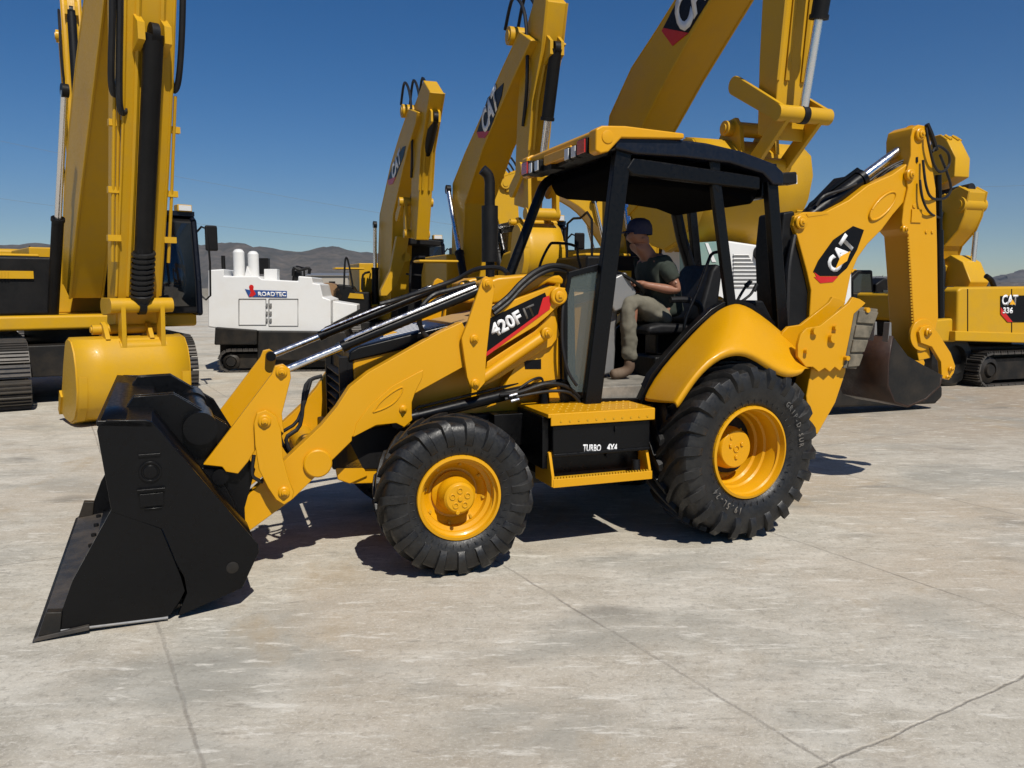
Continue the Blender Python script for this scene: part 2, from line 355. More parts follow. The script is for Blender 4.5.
# ================================================================== backhoe loader
B = Frame(1.392, 6.775, R(200.3))
bh = tag(B.empty('backhoe_loader'), 'yellow backhoe loader with black front bucket and open canopy, parked side-on in the foreground', 'backhoe loader')
def T(pts, y): return [B.onY(a, b, y) for a, b in pts]
def P3(px, py, y): return B.P3(px, py, y)
WBX = 2.195; RR = .662; RF = .52
def make_wheel(name, R0, Rrim, c, width, yout, nlug, steer=0, near=1, lug=.045, hub='rear'):
    e = bpy.data.objects.new(name, None); COL.objects.link(e); e.parent = bh
    e.location = c; e.rotation_euler = (0, 0, steer if near > 0 else steer + math.pi); e.empty_display_size = .1
    hw = width / 2; Rb = R0 - lug; Rs = Rrim + .02
    prof = []                                          # tyre section, y from outer(+) to inner(-)
    side = [(Rrim - .012, .70), (Rrim + .012, .86), (Rrim + .05, .97), ((Rb + Rrim) / 2, 1.03), (Rb - .055, .99), (Rb - .02, .93), (Rb - .004, .80), (Rb + .004, .4), (Rb + .008, 0)]
    prof = [(r, t * hw) for r, t in side] + [(r, -t * hw) for r, t in side[-2::-1]]
    m = MB(); m.lathe(prof, (0, 0, 0), 72)
    def lug_strip(s, th0):
        path = [(-.06, 0, Rb, 1.0), (.2, .10, Rb, 1.0), (.5, .24, Rb - .002, 1.0), (.8, .345, Rb - .006, 1), (.97, .375, Rb - .032, 1.0), (1.03, .385, Rb - .078, .8), (1.035, .39, Rb - .135, .12)]
        k = 2 * math.pi / nlug / (2 * math.pi / 22)
        vs = []
        for t, a, rb, hh in path:
            a = th0 + a * 1.05; wd = .046 * (1.05 + .45 * t) * k
            ay = 1 if t < .9 else .25
            for da, h2 in ((-wd, -.01), (-wd * .72, 1), (wd * .72, 1), (wd, -.01)):
                out = lug * hh * h2 if h2 > 0 else -.01
                if t > .99: r = rb + out * .45; yy = t * hw + (out if h2 > 0 else -.01) * .55
                else: r = rb + out; yy = t * hw + (out * .12 if t > .9 and h2 > 0 else 0)
                yy = s * yy
                vs.append((r * math.cos(a + da), yy, r * math.sin(a + da)))
        fs = []
        n = len(path)
        for i in range(n - 1):
            for j in range(3): fs.append((i * 4 + j, i * 4 + j + 1, (i + 1) * 4 + j + 1, (i + 1) * 4 + j))
        fs += [(0, 1, 2, 3), tuple((n - 1) * 4 + j for j in (3, 2, 1, 0))]
        m.add(vs, fs)
    for k in range(nlug):
        lug_strip(1, 2 * math.pi * k / nlug); lug_strip(-1, 2 * math.pi * (k + .5) / nlug)
    for k in range(40):                                # fine sidewall ribs
        a = 2 * math.pi * k / 40; r = Rrim + .045; m.box((math.cos(a) * r, hw * .985, math.sin(a) * r), (.03, .006, .003), ('Y', -a))
    ty = m.build('tyre', TY, e, bevel=.009, ang=50)
    q = R0 / .648
    m = MB()                                           # deep dished rim
    m.lathe([(Rrim - .03, hw * .72), (Rrim + .004, hw * .86), (Rrim + .012, hw * .80), (Rrim - .004, hw * .76), (Rrim - .022, hw * .60), (Rrim - .03, hw * .56), (Rrim - .034, hw * .42), (Rrim - .058, hw * .36), (Rrim - .062, hw * .14), (Rrim - .085, hw * .05), (Rrim - .105, -hw * .05), (.0, -hw * .08)] if hub != 'rear' else [(Rrim - .03, hw * .72), (Rrim + .004, hw * .86), (Rrim - .006, hw * .78), (Rrim - .022, hw * .70), (Rrim - .03, hw * .55), (Rrim - .036, hw * .50), (Rrim - .042, hw * .30), (Rrim - .055, hw * .25), (Rrim - .060, hw * .02), (Rrim - .075, -hw * .04), (Rrim - .08, -hw * .3), (Rrim - .12, -hw * .42), (.0, -hw * .45)], (0, 0, 0), 64)
    m.lathe([(Rrim - .012, hw * .93), (Rrim + .006, hw * .91), (Rrim + .010, hw * .84), (Rrim - .02, hw * .74), (Rrim - .012, hw * .93)], (0, 0, 0), 64)
    rim = m.build('rim', Y, e, ang=30)
    m = MB()
    if hub == 'rear':
        hr = .150; y1 = hw * .30
        m.lathe([(hr + .012, -.13), (hr + .01, .01), (hr, .03), (hr - .004, y1 - .012), (hr - .014, y1), (0, y1)], (0, 0, 0), 48)
        for k in range(3):
            a = k * 2.094 + .5; m.cyl((math.cos(a) * .062, y1, math.sin(a) * .062), (math.cos(a) * .062, y1 + .012, math.sin(a) * .062), .017, seg=6)
        for a in (1.05,): m.cyl((math.cos(a) * .1, y1, math.sin(a) * .1), (math.cos(a) * .1, y1 + .008, math.sin(a) * .1), .013, seg=12)
        m.lathe([(.026, y1 + .003), (.026, y1 + .008), (.02, y1 + .008), (.02, y1 + .003)], (0, 0, 0), 20)
    else:
        hr = .118; y1 = hw * .95
        m.lathe([(hr + .03, -.03), (hr + .03, .01), (hr, .03), (hr, y1 * .5), (hr - .012, y1 * .62), (hr - .016, y1 - .015), (hr - .03, y1), (0, y1)], (0, 0, 0), 48)
        for k in range(5):
            a = k * 1.2566 + .3; m.lathe([(.021, y1 - .001), (.021, y1 + .006), (.012, y1 + .006), (.012, y1 + .002)], (math.cos(a) * .052, 0, math.sin(a) * .052), 16)
        m.lathe([(.016, y1 - .001), (.016, y1 + .010), (.0, y1 + .010)], (0, 0, 0), 16)
        m.cyl((.02, y1, -.088), (.02, y1 + .016, -.088), .013, seg=12)
    m.build('hub', Y, e, bevel=.003)
    m = MB(); nb = 8; rb = Rrim - (.128 if hub == 'rear' else .072)
    for k in range(nb):
        a = 2 * math.pi * k / nb + .2; y0 = -hw * (.45 if hub == 'rear' else .08)
        m.cyl((math.cos(a) * rb, y0, math.sin(a) * rb), (math.cos(a) * rb, y0 + .03, math.sin(a) * rb), .017, .015, seg=6)
        m.cyl((math.cos(a) * rb, y0 + .03, math.sin(a) * rb), (math.cos(a) * rb, y0 + .05, math.sin(a) * rb), .009, seg=8)
    m.build('wheel_nuts', YF, e)
    return e
wr = make_wheel('rear_wheel', RR, .335, (.06, .87, RR), .52, 0, 22, steer=R(6))
make_wheel('rear_wheel', RR, .335, (0, -.85, RR), .52, 0, 22, near=-1)
wf = make_wheel('front_wheel', RF, .270, (WBX + .04, .92, RF), .35, 0, 19, steer=R(-1), lug=.035, hub='front')
make_wheel('front_wheel', RF, .270, (WBX, -.83, RF), .35, 0, 19, steer=R(-1), near=-1, lug=.035, hub='front')
# sidewall lettering
def arc_text(txt, par, rad, a0, da, yy, size):
    for i, ch in enumerate(txt):
        if ch == ' ': continue
        a = R(a0 - da * i)
        yield text_part(ch, WD if par is wr else WD, None, (math.cos(a) * rad, yy, math.sin(a) * rad), (math.sin(a), 0, -math.cos(a)), (math.cos(a), 0, math.sin(a)), size, .02, .001)
def join_meshes(objs, name, mat, parent):
    m = MB()
    for o in objs:
        dg = bpy.context.evaluated_depsgraph_get(); me = o.data
        m.add([tuple(v.co) for v in me.vertices], [tuple(p.vertices) for p in me.polygons]); bpy.data.objects.remove(o)
    ob = m.build(name, mat, parent); q = ob.modifiers.new('t', 'SOLIDIFY'); q.thickness = .002; q.offset = 0; return ob
RUBW = paint('grey_raised_lettering', (.09, .088, .085), .6, .5)
# seen from outside the wheel the x axis runs to the left, so angles are mirrored
def arc2(txt, par, rad, a0, da, yy, size):
    out = []
    for i, ch in enumerate(txt):
        if ch == ' ': continue
        a = R(a0 + da * i); c, s_ = math.cos(a), math.sin(a)      # a: clockwise from top as seen from the near side
        pos = (-s_ * rad, yy, c * rad); xd = (-c, 0, -s_); yd = (-s_, 0, c)
        out.append(text_part(ch, RUBW, None, pos, xd, yd, size, .015, 0, sx=.75))
    return join_meshes(out, 'lettering', RUBW, par)
arc2('19.5L-24', wr, .425, 196, 5.6, .274, .07)
arc2('GRIP-D-SUR', wr, .455, 42, 5.0, .275, .062)
# ---------------- chassis, axles, engine bay
m = MB()
m.prism([(WBX + .75, .62), (WBX + .75, .86), (WBX - .1, .95), (.2, .95), (-.75, .80), (-.75, .50), (.3, .48), (WBX - .2, .56)], -.42, .42)
m.bb(-.3, .3, -.35, .35, .42, .9); m.bb(.3, 1.3, -.3, .3, .34, .6)
m.build('chassis', BM, bh, bevel=.01)
m = MB(); m.cyl((0, -.7, RR), (0, .7, RR), .16, seg=24); m.cyl((0, -.78, RR), (0, -.3, RR), .22, .17, 24); m.cyl((0, .78, RR), (0, .3, RR), .22, .17, 24); m.build('rear_axle', BM, bh)
m = MB(); m.cyl((WBX, -.7, RF), (WBX, .7, RF), .085, seg=20); m.cyl((WBX, -.15, RF), (WBX, .15, RF), .16, seg=20); m.bb(WBX - .12, WBX + .12, -.72, -.6, RF - .15, RF + .15); m.bb(WBX - .12, WBX + .12, .6, .72, RF - .15, RF + .15); m.build('front_axle', BD, bh, bevel=.01)
# yellow front frame nose below the grille
YN = .40
m = MB(); m.prism(T([(343, 470), (348, 440), (440, 425), (470, 415), (500, 412), (500, 440), (455, 470), (420, 482), (352, 484)], YN), -YN, YN)
m.prism(T([(330, 440), (346, 432), (368, 476), (350, 484), (338, 480)], YN + .02), YN - .02, YN + .02)
m.build('front_frame', Y, bh, bevel=.008)
# hood
YH_ = .37
g0 = B.onY(352, 352, YH_); g1 = B.onY(352, 438, YH_); h1 = B.onY(482, 285, YH_)
zg, zb = g0[1], g1[1]; xg = g0[0]; xr = .95; zr = h1[1] - .06
m = MB(); m.prism([(xg, zb - .1), (xg, zg - .03), (xg - .04, zg), (xr, zr), (xr, .85), (xg - .1, .85)], -YH_, YH_); m.build('hood_side_panels', Y, bh, bevel=.02)
m = MB(); sl_ = (zr - zg) / (xg - .04 - xr)
def hz(x): return zg + (xg - .04 - x) * sl_
m.prism([(xg + .03, hz(xg) - .06), (xg + .02, hz(xg) + .01), (xg - .04, hz(xg - .04) + .035), (2.05, hz(2.05) + .035), (2.05, hz(2.05) - .07)], -YH_ - .02, YH_ + .02); m.build('hood_front', BK, bh, bevel=.015)
m = MB(); m.prism([(2.04, hz(2.04) + .03), (2.04, hz(2.04) - .05), (xr, hz(xr) - .05), (xr, hz(xr) + .03)], -YH_ - .01, YH_ + .01); m.build('hood_top', paint('faded_tan_hood', (.50, .30, .11), .5, .4), bh, bevel=.012)
m = MB(); m.prism([(xg - .06, hz(xg - .06) + .040), (2.12, hz(2.12) + .040), (2.12, hz(2.12) + .036), (xg - .06, hz(xg - .06) + .036)], -YH_ + .03, YH_ - .03); st = m.build('hood_sticker', BLH, bh)
m = MB()
rs = random.Random(4)
for k in range(7):
    yy = -.26 + k * .085; x0 = 2.2 + rs.random() * .08
    m.prism([(x0, hz(x0) + .044), (x0 + .3, hz(x0 + .3) + .044), (x0 + .3, hz(x0 + .3) + .041), (x0, hz(x0) + .041)], yy, yy + .018)
m.build('sticker_stripes', WD, st)
m = MB(); m.prism([(2.42, hz(2.42) + .045), (2.52, hz(2.52) + .045), (2.52, hz(2.52) + .041), (2.42, hz(2.42) + .041)], -.02, .12); m.build('sticker_badge', TRI, st)
m = MB(); m.bb(xg - .005, xg + .045, -YH_ - .005, YH_ + .005, zb - .12, zg - .05)
for k in range(9): m.box((xg + .06, 0, zb - .06 + k * (zg - zb) / 9.5), (.05, YH_ * 1.9, .012), ('Y', .5))
m.bb(xg + .03, xg + .09, -YH_ - .01, -YH_ + .03, zb - .12, zg - .03); m.bb(xg + .03, xg + .09, YH_ - .03, YH_ + .01, zb - .12, zg - .03)
m.build('grille', BM, bh, bevel=.004)
# ---------------- loader: arms, levers, links
def plate(name, pts, y, th, mat=Y, both=True, bev=.006, parent=bh):
    poly = T(pts, y); m = MB(); m.prism(poly, y - th, y); o = m.build(name, mat, parent, bevel=bev)
    if both: m = MB(); m.prism(poly, -y, -y + th); m.build(name, mat, parent, bevel=bev)
    return o
YA = .60
arm = [(205, 463), (238, 505), (247, 533), (293, 499), (352, 441), (352, 437), (376, 426), (393, 423), (398, 427), (404, 428), (410, 424), (412, 417), (412, 402), (411, 396), (461.7, 368), (478, 361), (478, 334), (470, 338), (462, 322), (440, 332), (369, 372), (350, 387), (337, 407), (322, 425), (283, 462), (238, 505)][1:-1]
arm_l = plate('loader_arm', arm, YA, .10)
# raised gusset and oval pressed into the arm
m = MB(); gp = T([(353, 437), (356, 424), (370, 405), (392, 386), (418, 372), (423, 370), (422, 378), (415, 392), (411, 404), (412, 420), (404, 427), (396, 423), (376, 425)], YA)
m.prism(gp, YA, YA + .008); m.build('arm_gusset', Y, arm_l, bevel=.004)
def ringtube(pts, y, r, name, parent, mat=Y): mm = MB(); mm.tube([(a, y, b) for a, b in T(pts, y)], r, 6, 3); mm.build(name, mat, parent)
m = MB(); m.tube([(a, YA + .010, b) for a, b in T([(373, 412), (380, 402), (392, 392), (402, 387), (401, 393), (394, 402), (384, 408), (373, 412)], YA)], .006, 6, 4); m.build('pressed_oval', Y, arm_l)
def boss(px, py, y, r, th, mat=Y, parent=bh, name='pin', cap=True, both=True):
    a, b = B.onY(px, py, y)
    for s in ((1, -1) if both else (1,)):
        m = MB(); m.lathe([(r, -.01), (r, th), (r - .008, th + .006), (0, th + .006)], (0, 0, 0), 32) if s > 0 else m.lathe([(r, .01), (r, -th), (r - .008, -th - .006), (0, -th - .006)], (0, 0, 0), 32)
        if cap:
            k = th + .006; m.lathe([(r * .55, s * k), (r * .55, s * (k + .012)), (r * .42, s * (k + .016)), (0, s * (k + .016))], (0, 0, 0), 20)
            m.box((0, s * (k + .02), 0), (r * .4, .012, r * .28))
        m.build(name, mat, parent, loc=(a, s * y, b))
boss(317.5, 463, YA, .092, .022, name='cross_tube_cap', cap=False)
boss(403, 409, YA + .008, .026, .012, name='pin')
a, b = B.onY(317.5, 463, YA); m = MB(); m.cyl((a, -YA + .05, b), (a, YA - .05, b), .085, seg=28); m.cyl((a, YA - .32, b), (a, YA - .12, b), .105, seg=28); m.build('cross_tube', Y, bh)
# hoses round the cross tube
m = MB()
for k in range(3):
    yy = YA - .16 - k * .05
    m.tube([(a + .02, yy - .0, b - .115), (a + .13, yy, b + .01), (a + .03, yy, b + .125), (a - .12, yy - .05, b + .13 + k * .02), (a - .2, yy - .1, b + .3 + k * .05)], .013, 8)
m.tube([P3(300, 468, .45), P3(286, 440, .45), P3(300, 425, .42), P3(306, 385, .36), P3(322, 376, .34)], .014, 8); m.tube([P3(295, 462, .4), P3(280, 436, .4), P3(298, 420, .40), P3(311, 380, .36)], .012, 8)
m.build('loader_hoses', HO, bh)
# curved bell lever pair and bucket strap pair
YL = .68
lev = plate('bucket_lever', [(272, 374), (275, 366), (283, 364), (290, 369), (291, 378), (286, 398), (282, 414), (284, 434), (270, 424), (258, 446), (248, 462), (238, 474), (226, 472), (222, 467), (203, 465), (232, 427)], YL, .045)
boss(281.5, 371.5, YL, .036, .012, name='pin'); boss(264.5, 421, YL + .04, .040, .012, name='pin')
stp = plate('tilt_strap', [(254, 423), (257, 413), (266, 410), (276, 416), (281, 430), (283, 458), (289, 480), (294, 492), (292, 500), (284, 505), (276, 500), (268, 488), (259, 470), (255, 445)], YL + .04, .035)
boss(284, 492, YL + .04, .036, .012, name='pin')
# black rubber stop hook
m = MB()
for s in (1, -1): m.tube([(q[0], s * .66, q[2]) for q in (P3(254, 455, .66), P3(252, 474, .66), P3(258, 480, .66), P3(263, 482, .66))], .012, 6)
m.build('hose_guard', HO, bh)
# loader tower, its link plate and decal arm
YT = .50
m = MB(); tw = T([(503, 389), (548, 306), (560, 283), (562, 300), (561, 390), (561, 412), (545, 412), (545, 392)], YT); m.prism(tw, YT - .1, YT); m.prism(tw, -YT, -YT + .1); m.split('loader_tower', Y, bh, bevel=.006)
m = MB(); m.prism(T([(524, 361), (541, 359), (541, 369), (525, 369)], YT), YT - .02, YT + .003); m.build('tower_slot', BLK, bh)
m = MB(); tc = T([(484, 282), (498, 277), (528, 274), (560, 275), (565, 279), (563, 286), (548, 283), (535, 290), (520, 299), (492, 305)], .44); m.prism(tc, .16, .44); m.prism(tc, -.44, -.16); m.split('tower_cowl', Y, bh, bevel=.025)
armu = plate('decal_arm', [(490, 305), (505, 303), (552, 286), (566, 288), (569, 294), (564, 304), (557, 307), (548, 316), (536, 326), (484, 357), (483, 340)], YA - .02, .05)
lowb = [(470, 388), (483, 378), (486, 368), (541, 328), (550, 332), (549, 340), (541, 347), (484, 386), (478, 391)]
m = MB(); pr = T([(479, 385), (487, 375), (545, 333), (551, 336), (548, 343), (486, 384)], YA); 
for s in (1, -1):
    p0 = B.onY(480, 381, YA); p1 = B.onY(545, 336, YA)
    m.cyl((p0[0], s * (YA - .03), p0[1]), (p1[0], s * (YA - .03), p1[1]), .042, seg=20)
    m.prism(strap(p0, p1, .045, .05), s * (YA - .06), s * (YA - .0)) if 0 else None
m.split('parallel_link', Y, bh)
plate('gusset_plate', [(487, 362), (536, 330), (545, 320), (554, 310), (560, 335), (552, 346), (540, 352), (500, 378), (484, 386)], YA - .06, .02)
boss(557.5, 296, YA - .02, .062, .03, name='pin'); boss(545.5, 333, YA - .01, .042, .03, name='pin')
plate('link_plate', [(482.6, 279), (486, 276), (493, 279), (494.6, 290), (490.7, 317), (486.5, 356), (485, 383), (478, 391), (470.7, 387.5), (467, 377), (462.3, 344), (461.7, 338), (467.7, 323), (479.7, 287)], YA + .05, .035)
boss(487, 284, YA + .05, .036, .012); boss(474, 339, YA + .05, .030, .012); boss(475, 383.5, YA + .05, .032, .012)
# decal on the arm
dl = YA - .02 + .002
m = MB(); m.prism(T([(490, 318), (545, 292.5), (549.5, 305), (486, 354)], dl), dl - .001, dl + .001); dc = m.build('number_decal', BLK, bh); 
m = MB(); m.prism(T([(543, 298), (549, 295.5), (551, 305), (540, 316.5), (537, 318)], dl + .002), dl - .001, dl + .003); m.prism(T([(485.6, 357), (486, 352.5), (550, 305.5), (550, 309)], dl + .002), dl, dl + .002); m.build('red_stripe', RD, dc)
def text_on(txt, mat, parent, pxy0, pxy1, y, hpx, yup=None, bold=.03, shear=0, name='lettering', sx=None):
    a = B.onY(*pxy0, y); b = B.onY(*pxy1, y); d = Vector((b[0] - a[0], 0, b[1] - a[1])); L = d.length
    up = Vector((0, 0, 1)) if yup is None else Vector((yup[0], 0, yup[1]))
    c = Vector(((a[0] + b[0]) / 2, y, (a[1] + b[1]) / 2))
    o = text_part(txt, mat, parent, c, d, up, 1, bold, .002, shear, name)
    xs = [v.co for v in o.data.vertices]; dn = d.normalized(); un = (up - dn * up.dot(dn)).normalized()
    w_ = [(v - c).dot(dn) for v in xs]; h_ = [(v - c).dot(un) for v in xs]
    dist = (Vector((B.o.x, B.o.y)) + B.u * c.x + B.n * y).length
    H = hpx / FPX * dist
    sx_ = L / (max(w_) - min(w_)); sy = H / (max(h_) - min(h_)); mw = (max(w_) + min(w_)) / 2; mh = (max(h_) + min(h_)) / 2
    for v, ww, hh in zip(o.data.vertices, w_, h_): v.co = c + dn * (ww - mw) * sx_ + un * (hh - mh) * sy + Vector((0, (v.co - c).y, 0))
    return o
text_on('420F', WD, dc, (491, 332), (521, 315.5), dl + .003, 14, bold=.045, shear=0)
it = text_on('IT', RUBW, dc, (524.5, 314), (535.5, 309), dl + .003, 11.5, bold=.02)
# hydraulic cylinders on top
def ram(name, p0, p1, split, r_rod, r_bar, parent=bh, bmat=BK, rmat=CH, eye=True, pipe=None):
    p0, p1 = Vector(p0), Vector(p1); q = p0.lerp(p1, split)
    m = MB(); m.cyl(q, p1, r_bar, seg=24); m.cyl(q, q + (p1 - p0).normalized() * .05, r_bar * 1.15, seg=24)
    u = (p1 - p0).normalized(); m.tube([q + u * .03 + Vector((0, 0, r_bar)), q + u * .06 + Vector((0, 0, r_bar * 1.45)), p1 - u * .12 + Vector((0, 0, r_bar * 1.45)), p1 - u * .08 + Vector((0, 0, r_bar))], r_bar * .22, 6, 0)
    o = m.build(name, bmat, parent)
    if pipe: m = MB(); m.tube([q + u * .02 + Vector((0, pipe * r_bar * .8, r_bar * 1.1)), q + u * .05 + Vector((0, pipe * r_bar, r_bar * 1.2)), p1 - u * .1 + Vector((0, pipe * r_bar, r_bar * 1.2))], .011, 8, 0); m.build('steel_pipe', CH, o)
    m = MB(); m.cyl(p0, q, r_rod, seg=20); m.build('chrome_rod', rmat, o)
    if eye:
        m = MB(); m.cyl(p0 - Vector((0, .045, 0)), p0 + Vector((0, .045, 0)), r_bar * 1.1, seg=20); m.cyl(p1 - Vector((0, .045, 0)), p1 + Vector((0, .045, 0)), r_bar * 1.1, seg=20); m.split('rod_eye', bmat, o)
    return o
for s in (1, -1):
    a = B.onY(283, 371, .60); b = B.onY(487, 287, .60); ram('tilt_cylinder', (a[0], s * .60, a[1]), (b[0], s * .60, b[1]), .27, .024, .034, pipe=1)
    a = B.onY(398, 422, .60); b = B.onY(570, 379, .46); ram('lift_cylinder', (a[0], s * .56, a[1]), (b[0], s * .46, b[1]), .07, .022, .042)
m = MB()                                                # yellow hose bracket behind far cylinder, round cap on far tower
m.build('spare', Y) if 0 else None
m = MB(); m.tube([P3(447, 336, .5), P3(430, 338, .52), P3(421, 328, .52), P3(419, 312, .52), P3(432, 296, .5), P3(450, 290, .48), P3(475, 283, .46)], .016, 8, 5)
m.tube([P3(455, 333, .5), P3(437, 341, .5), P3(424, 333, .5), P3(421, 316, .5), P3(436, 300, .48), P3(470, 288, .44)], .012, 8, 5)
m.tube([P3(492, 310, .60), P3(508, 297, .58), P3(520, 284, .54), P3(535, 272, .5), P3(550, 266, .46), P3(566, 267, .42), P3(580, 272, .36)], .020, 8, 5)
m.tube([P3(494, 314, .60), P3(510, 301, .58), P3(522, 288, .54), P3(537, 276, .5), P3(552, 270, .46), P3(566, 271, .40)], .016, 8, 5)
m.tube([P3(380, 304, -.3), P3(395, 300, -.3), P3(420, 292, -.25), P3(455, 280, -.2), P3(470, 272, -.1), P3(482, 268, 0), P3(500, 268, .1), P3(508, 274, .2)], .018, 8, 5)
m.build('hydraulic_hoses', HO, bh)
m = MB()
for k in range(4): m.tube([P3(436 + k * 3, 343, .47 - k * .03), P3(455, 331 + k * 2, .46 - k * .03), P3(480, 322 + k * 2, .42 - k * .02)], .009, 6, 3)
m.build('steel_pipes', GR, bh)
m = MB(); m.tube([P3(500, 395, .55), P3(520, 392, .60), P3(545, 384, .62), P3(565, 386, .6), P3(578, 396, .55), P3(586, 408, .5)], .015, 8, 5); m.tube([P3(505, 399, .58), P3(530, 394, .60), P3(552, 391, .60), P3(570, 393, .6), P3(582, 405, .55)], .012, 8, 5)
m.tube([P3(520, 388, .55), P3(532, 380, .55), P3(541, 378, .5), P3(543, 384, .5)], .010, 8, 4)
m.build('lift_cylinder_hoses', HO, bh)
m = MB(); m.cyl(P3(509, 396, .61), P3(517, 394, .61), .012, seg=8); m.cyl(P3(511, 401, .6), P3(519, 399, .61), .012, seg=8); m.build('hose_fitting', CH, bh)
m = MB(); a = P3(544, 398, .5); m.cyl((a[0], .5, a[2] - .06), (a[0], .5, a[2] + .06), .045, .035, seg=16); m.cyl((a[0], .5, a[2] - .07), (a[0], .5, a[2] - .05), .07, seg=16); m.build('filler_cap', BK, bh)
# ---------------- front bucket (multi-purpose)
YB = 1.22
bk = bpy.data.objects.new('front_bucket', None); COL.objects.link(bk); bk.parent = bh
side_back = [(97, 430), (100, 423), (106, 421), (145, 421), (152, 423), (259, 548), (260, 556), (243, 592), (181, 618), (178, 618), (187, 592), (176, 558), (161, 528)]
side_front = [(111, 515), (160, 531), (186, 591), (178, 614), (168, 620), (140, 624), (36, 638), (32, 634), (36, 620), (52, 590), (66, 562)]
sb = T([(96.5, 432), (98, 426), (106, 421), (145, 421), (152, 423), (259, 548), (260, 556), (243, 592), (181, 618), (178, 618), (187, 596), (184, 580), (176, 565), (168, 545), (162, 531), (111, 513)], YB)
sf = T([(111, 511), (161, 531), (171, 555), (181, 580), (185, 594), (180, 604), (170, 618), (164, 620), (60, 632), (62, 610), (72, 582)], YB)
for s, tr in ((1, 'near'), (-1, 'far')):
    m = MB(); m.prism(sb, s * YB, s * (YB - .03)); m.build('side_plate', BK, bk, bevel=.004)
    m = MB(); m.prism(sf, s * (YB - .004), s * (YB - .034)); m.build('clam_side_plate', BK, bk, bevel=.004)
    m = MB()
    q = T([(38, 636), (46, 612), (62, 612), (60, 633)], YB); m.prism(q, s * (YB + .012), s * (YB - .05)); m.build('side_cutter', BD, bk, bevel=.006)
wv = T([(168, 623), (60, 634)], YB); m = MB(); m.cyl((wv[0][0], YB - .01, wv[0][1] + .012), (wv[1][0], YB - .01, wv[1][1] + .012), .010, seg=8); m.build('weld_bead', GR, bk)
a, b = B.onY(150, 473, YB)
m = MB(); m.lathe([(.058, 0), (.058, .012), (.045, .012), (.045, .004), (.035, .004), (.035, .014), (0, .014)], (a, YB, b), 32); m.bb(a - .055, a + .055, YB, YB + .012, b + .085, b + .10); m.bb(a - .07, a + .07, YB, YB + .03, b - .10, b - .09); m.bb(a - .06, a + .06, YB, YB + .012, b - .19, b - .12); m.bb(a - .05, a + .04, YB, YB + .014, b - .205, b - .20); m.build('pivot_boss', BK, bk, bevel=.003)
# hole in the lower rear corner shown by a bright disc of the floor behind: small pale pin
a, b = B.onY(233, 571, YB); m = MB(); m.lathe([(.034, 0), (.034, .004), (.026, .006), (0, .006)], (a, YB, b), 20); m.build('lifting_eye', BD, bk)
# shells: back plate, floor and cutting edge
zc = lambda px, py: B.onY(px, py, YB)
p_top = zc(100, 423); p_back = zc(152, 425); p_heel = zc(256, 552); p_h2 = zc(240, 590); p_bot = zc(183, 614)
m = MB()
prof = [p_top, lerp(p_top, p_back, .5), p_back]
inner = [p_back, lerp(p_back, p_heel, .5), p_heel, lerp(p_heel, p_h2, .7), p_h2, p_bot]
m.grid([[(x, y, z) for y in (-YB + .02, -.6, 0, .6, YB - .02)] for x, z in prof + inner[1:]]); m.build('bucket_shell', BK, bk, thick=.02)
m = MB(); fl = [zc(180, 610), zc(140, 620), (zc(70, 628)[0], .03), (zc(34, 637)[0], .012)]
m.grid([[(x, y, z) for y in (-YB + .02, 0, YB - .02)] for x, z in fl]); m.build('clam_floor', BD, bk, thick=.024)
m = MB(); xe = zc(34, 637)[0]; m.prism([(xe + .01, .006), (xe - .26, .026), (xe - .26, .052), (xe - .02, .03)], -YB - .02, YB + .02); ce = m.build('cutting_edge', WST, bk, bevel=.004)
m = MB()
for k in range(9): yy = -YB + .15 + k * (2 * YB - .3) / 8; m.cyl((xe - .17, yy, .045), (xe - .17, yy, .065), .018, seg=6)
m.build('edge_bolts', BM, ce)
# sloped clam blade plate (textured, lit) rising behind the edge
m = MB(); fq = [(xe - .20, .05), (xe - .45, .10), (xe - .75, .30), (xe - .86, .62)]
m.grid([[(x, y, z) for y in (-YB + .04, 0, YB - .04)] for x, z in fq]); m.build('clam_liner', WST, bk, thick=.02)
# top lip with three hinge ribs
tp = p_top
m = MB(); m.prism([(tp[0] + .02, tp[1] + .01), (tp[0] + .02, tp[1] - .02), (p_back[0], p_back[1] - .02), (p_back[0], p_back[1] + .012)], -YB, YB); m.build('top_lip', BK, bk, bevel=.004)
for yy in (.98, .32, -.32, -.98):
    pass
m = MB()
for yy in (.64, .55, -.55, -.64):
    a = lerp(p_top, p_back, .4)
    m.prism([(a[0], a[1]), (a[0] - .05, a[1] + .07), (p_back[0] - .12, p_back[1] + .09), (p_back[0] - .42, p_back[1] - .12), (p_back[0] - .58, p_back[1] - .42), (p_heel[0] + .0, p_heel[1] + .1), (p_heel[0], p_heel[1]), (p_back[0] - .02, p_back[1] - .02)], yy, yy + .03)
m.split('hinge_bracket', BK, bk, bevel=.004)
a = (p_back[0] - .26, p_back[1] - .12)
m = MB(); m.cyl((a[0], -.75, a[1]), (a[0], .75, a[1]), .085, seg=28); m.cyl((a[0], .76, a[1]), (a[0], .30, a[1]), .10, seg=28); m.cyl((a[0], -.72, a[1]), (a[0], -.28, a[1]), .10, seg=28)
m.build('hinge_tube', BK, bk)
for s in (1, -1):
    q = B.onY(228, 500, .6); ram('clam_cylinder', (q[0] + .02, s * .35, q[1] - .1), (a[0] + .0, s * .35, a[1]), .25, .025, .05, bk)
bk.rotation_euler = (0, 0, R(3.5)); pv = Vector((4.62, 1.22, 0)); bk.location = pv - Matrix.Rotation(R(3.5), 3, 'Z') @ pv
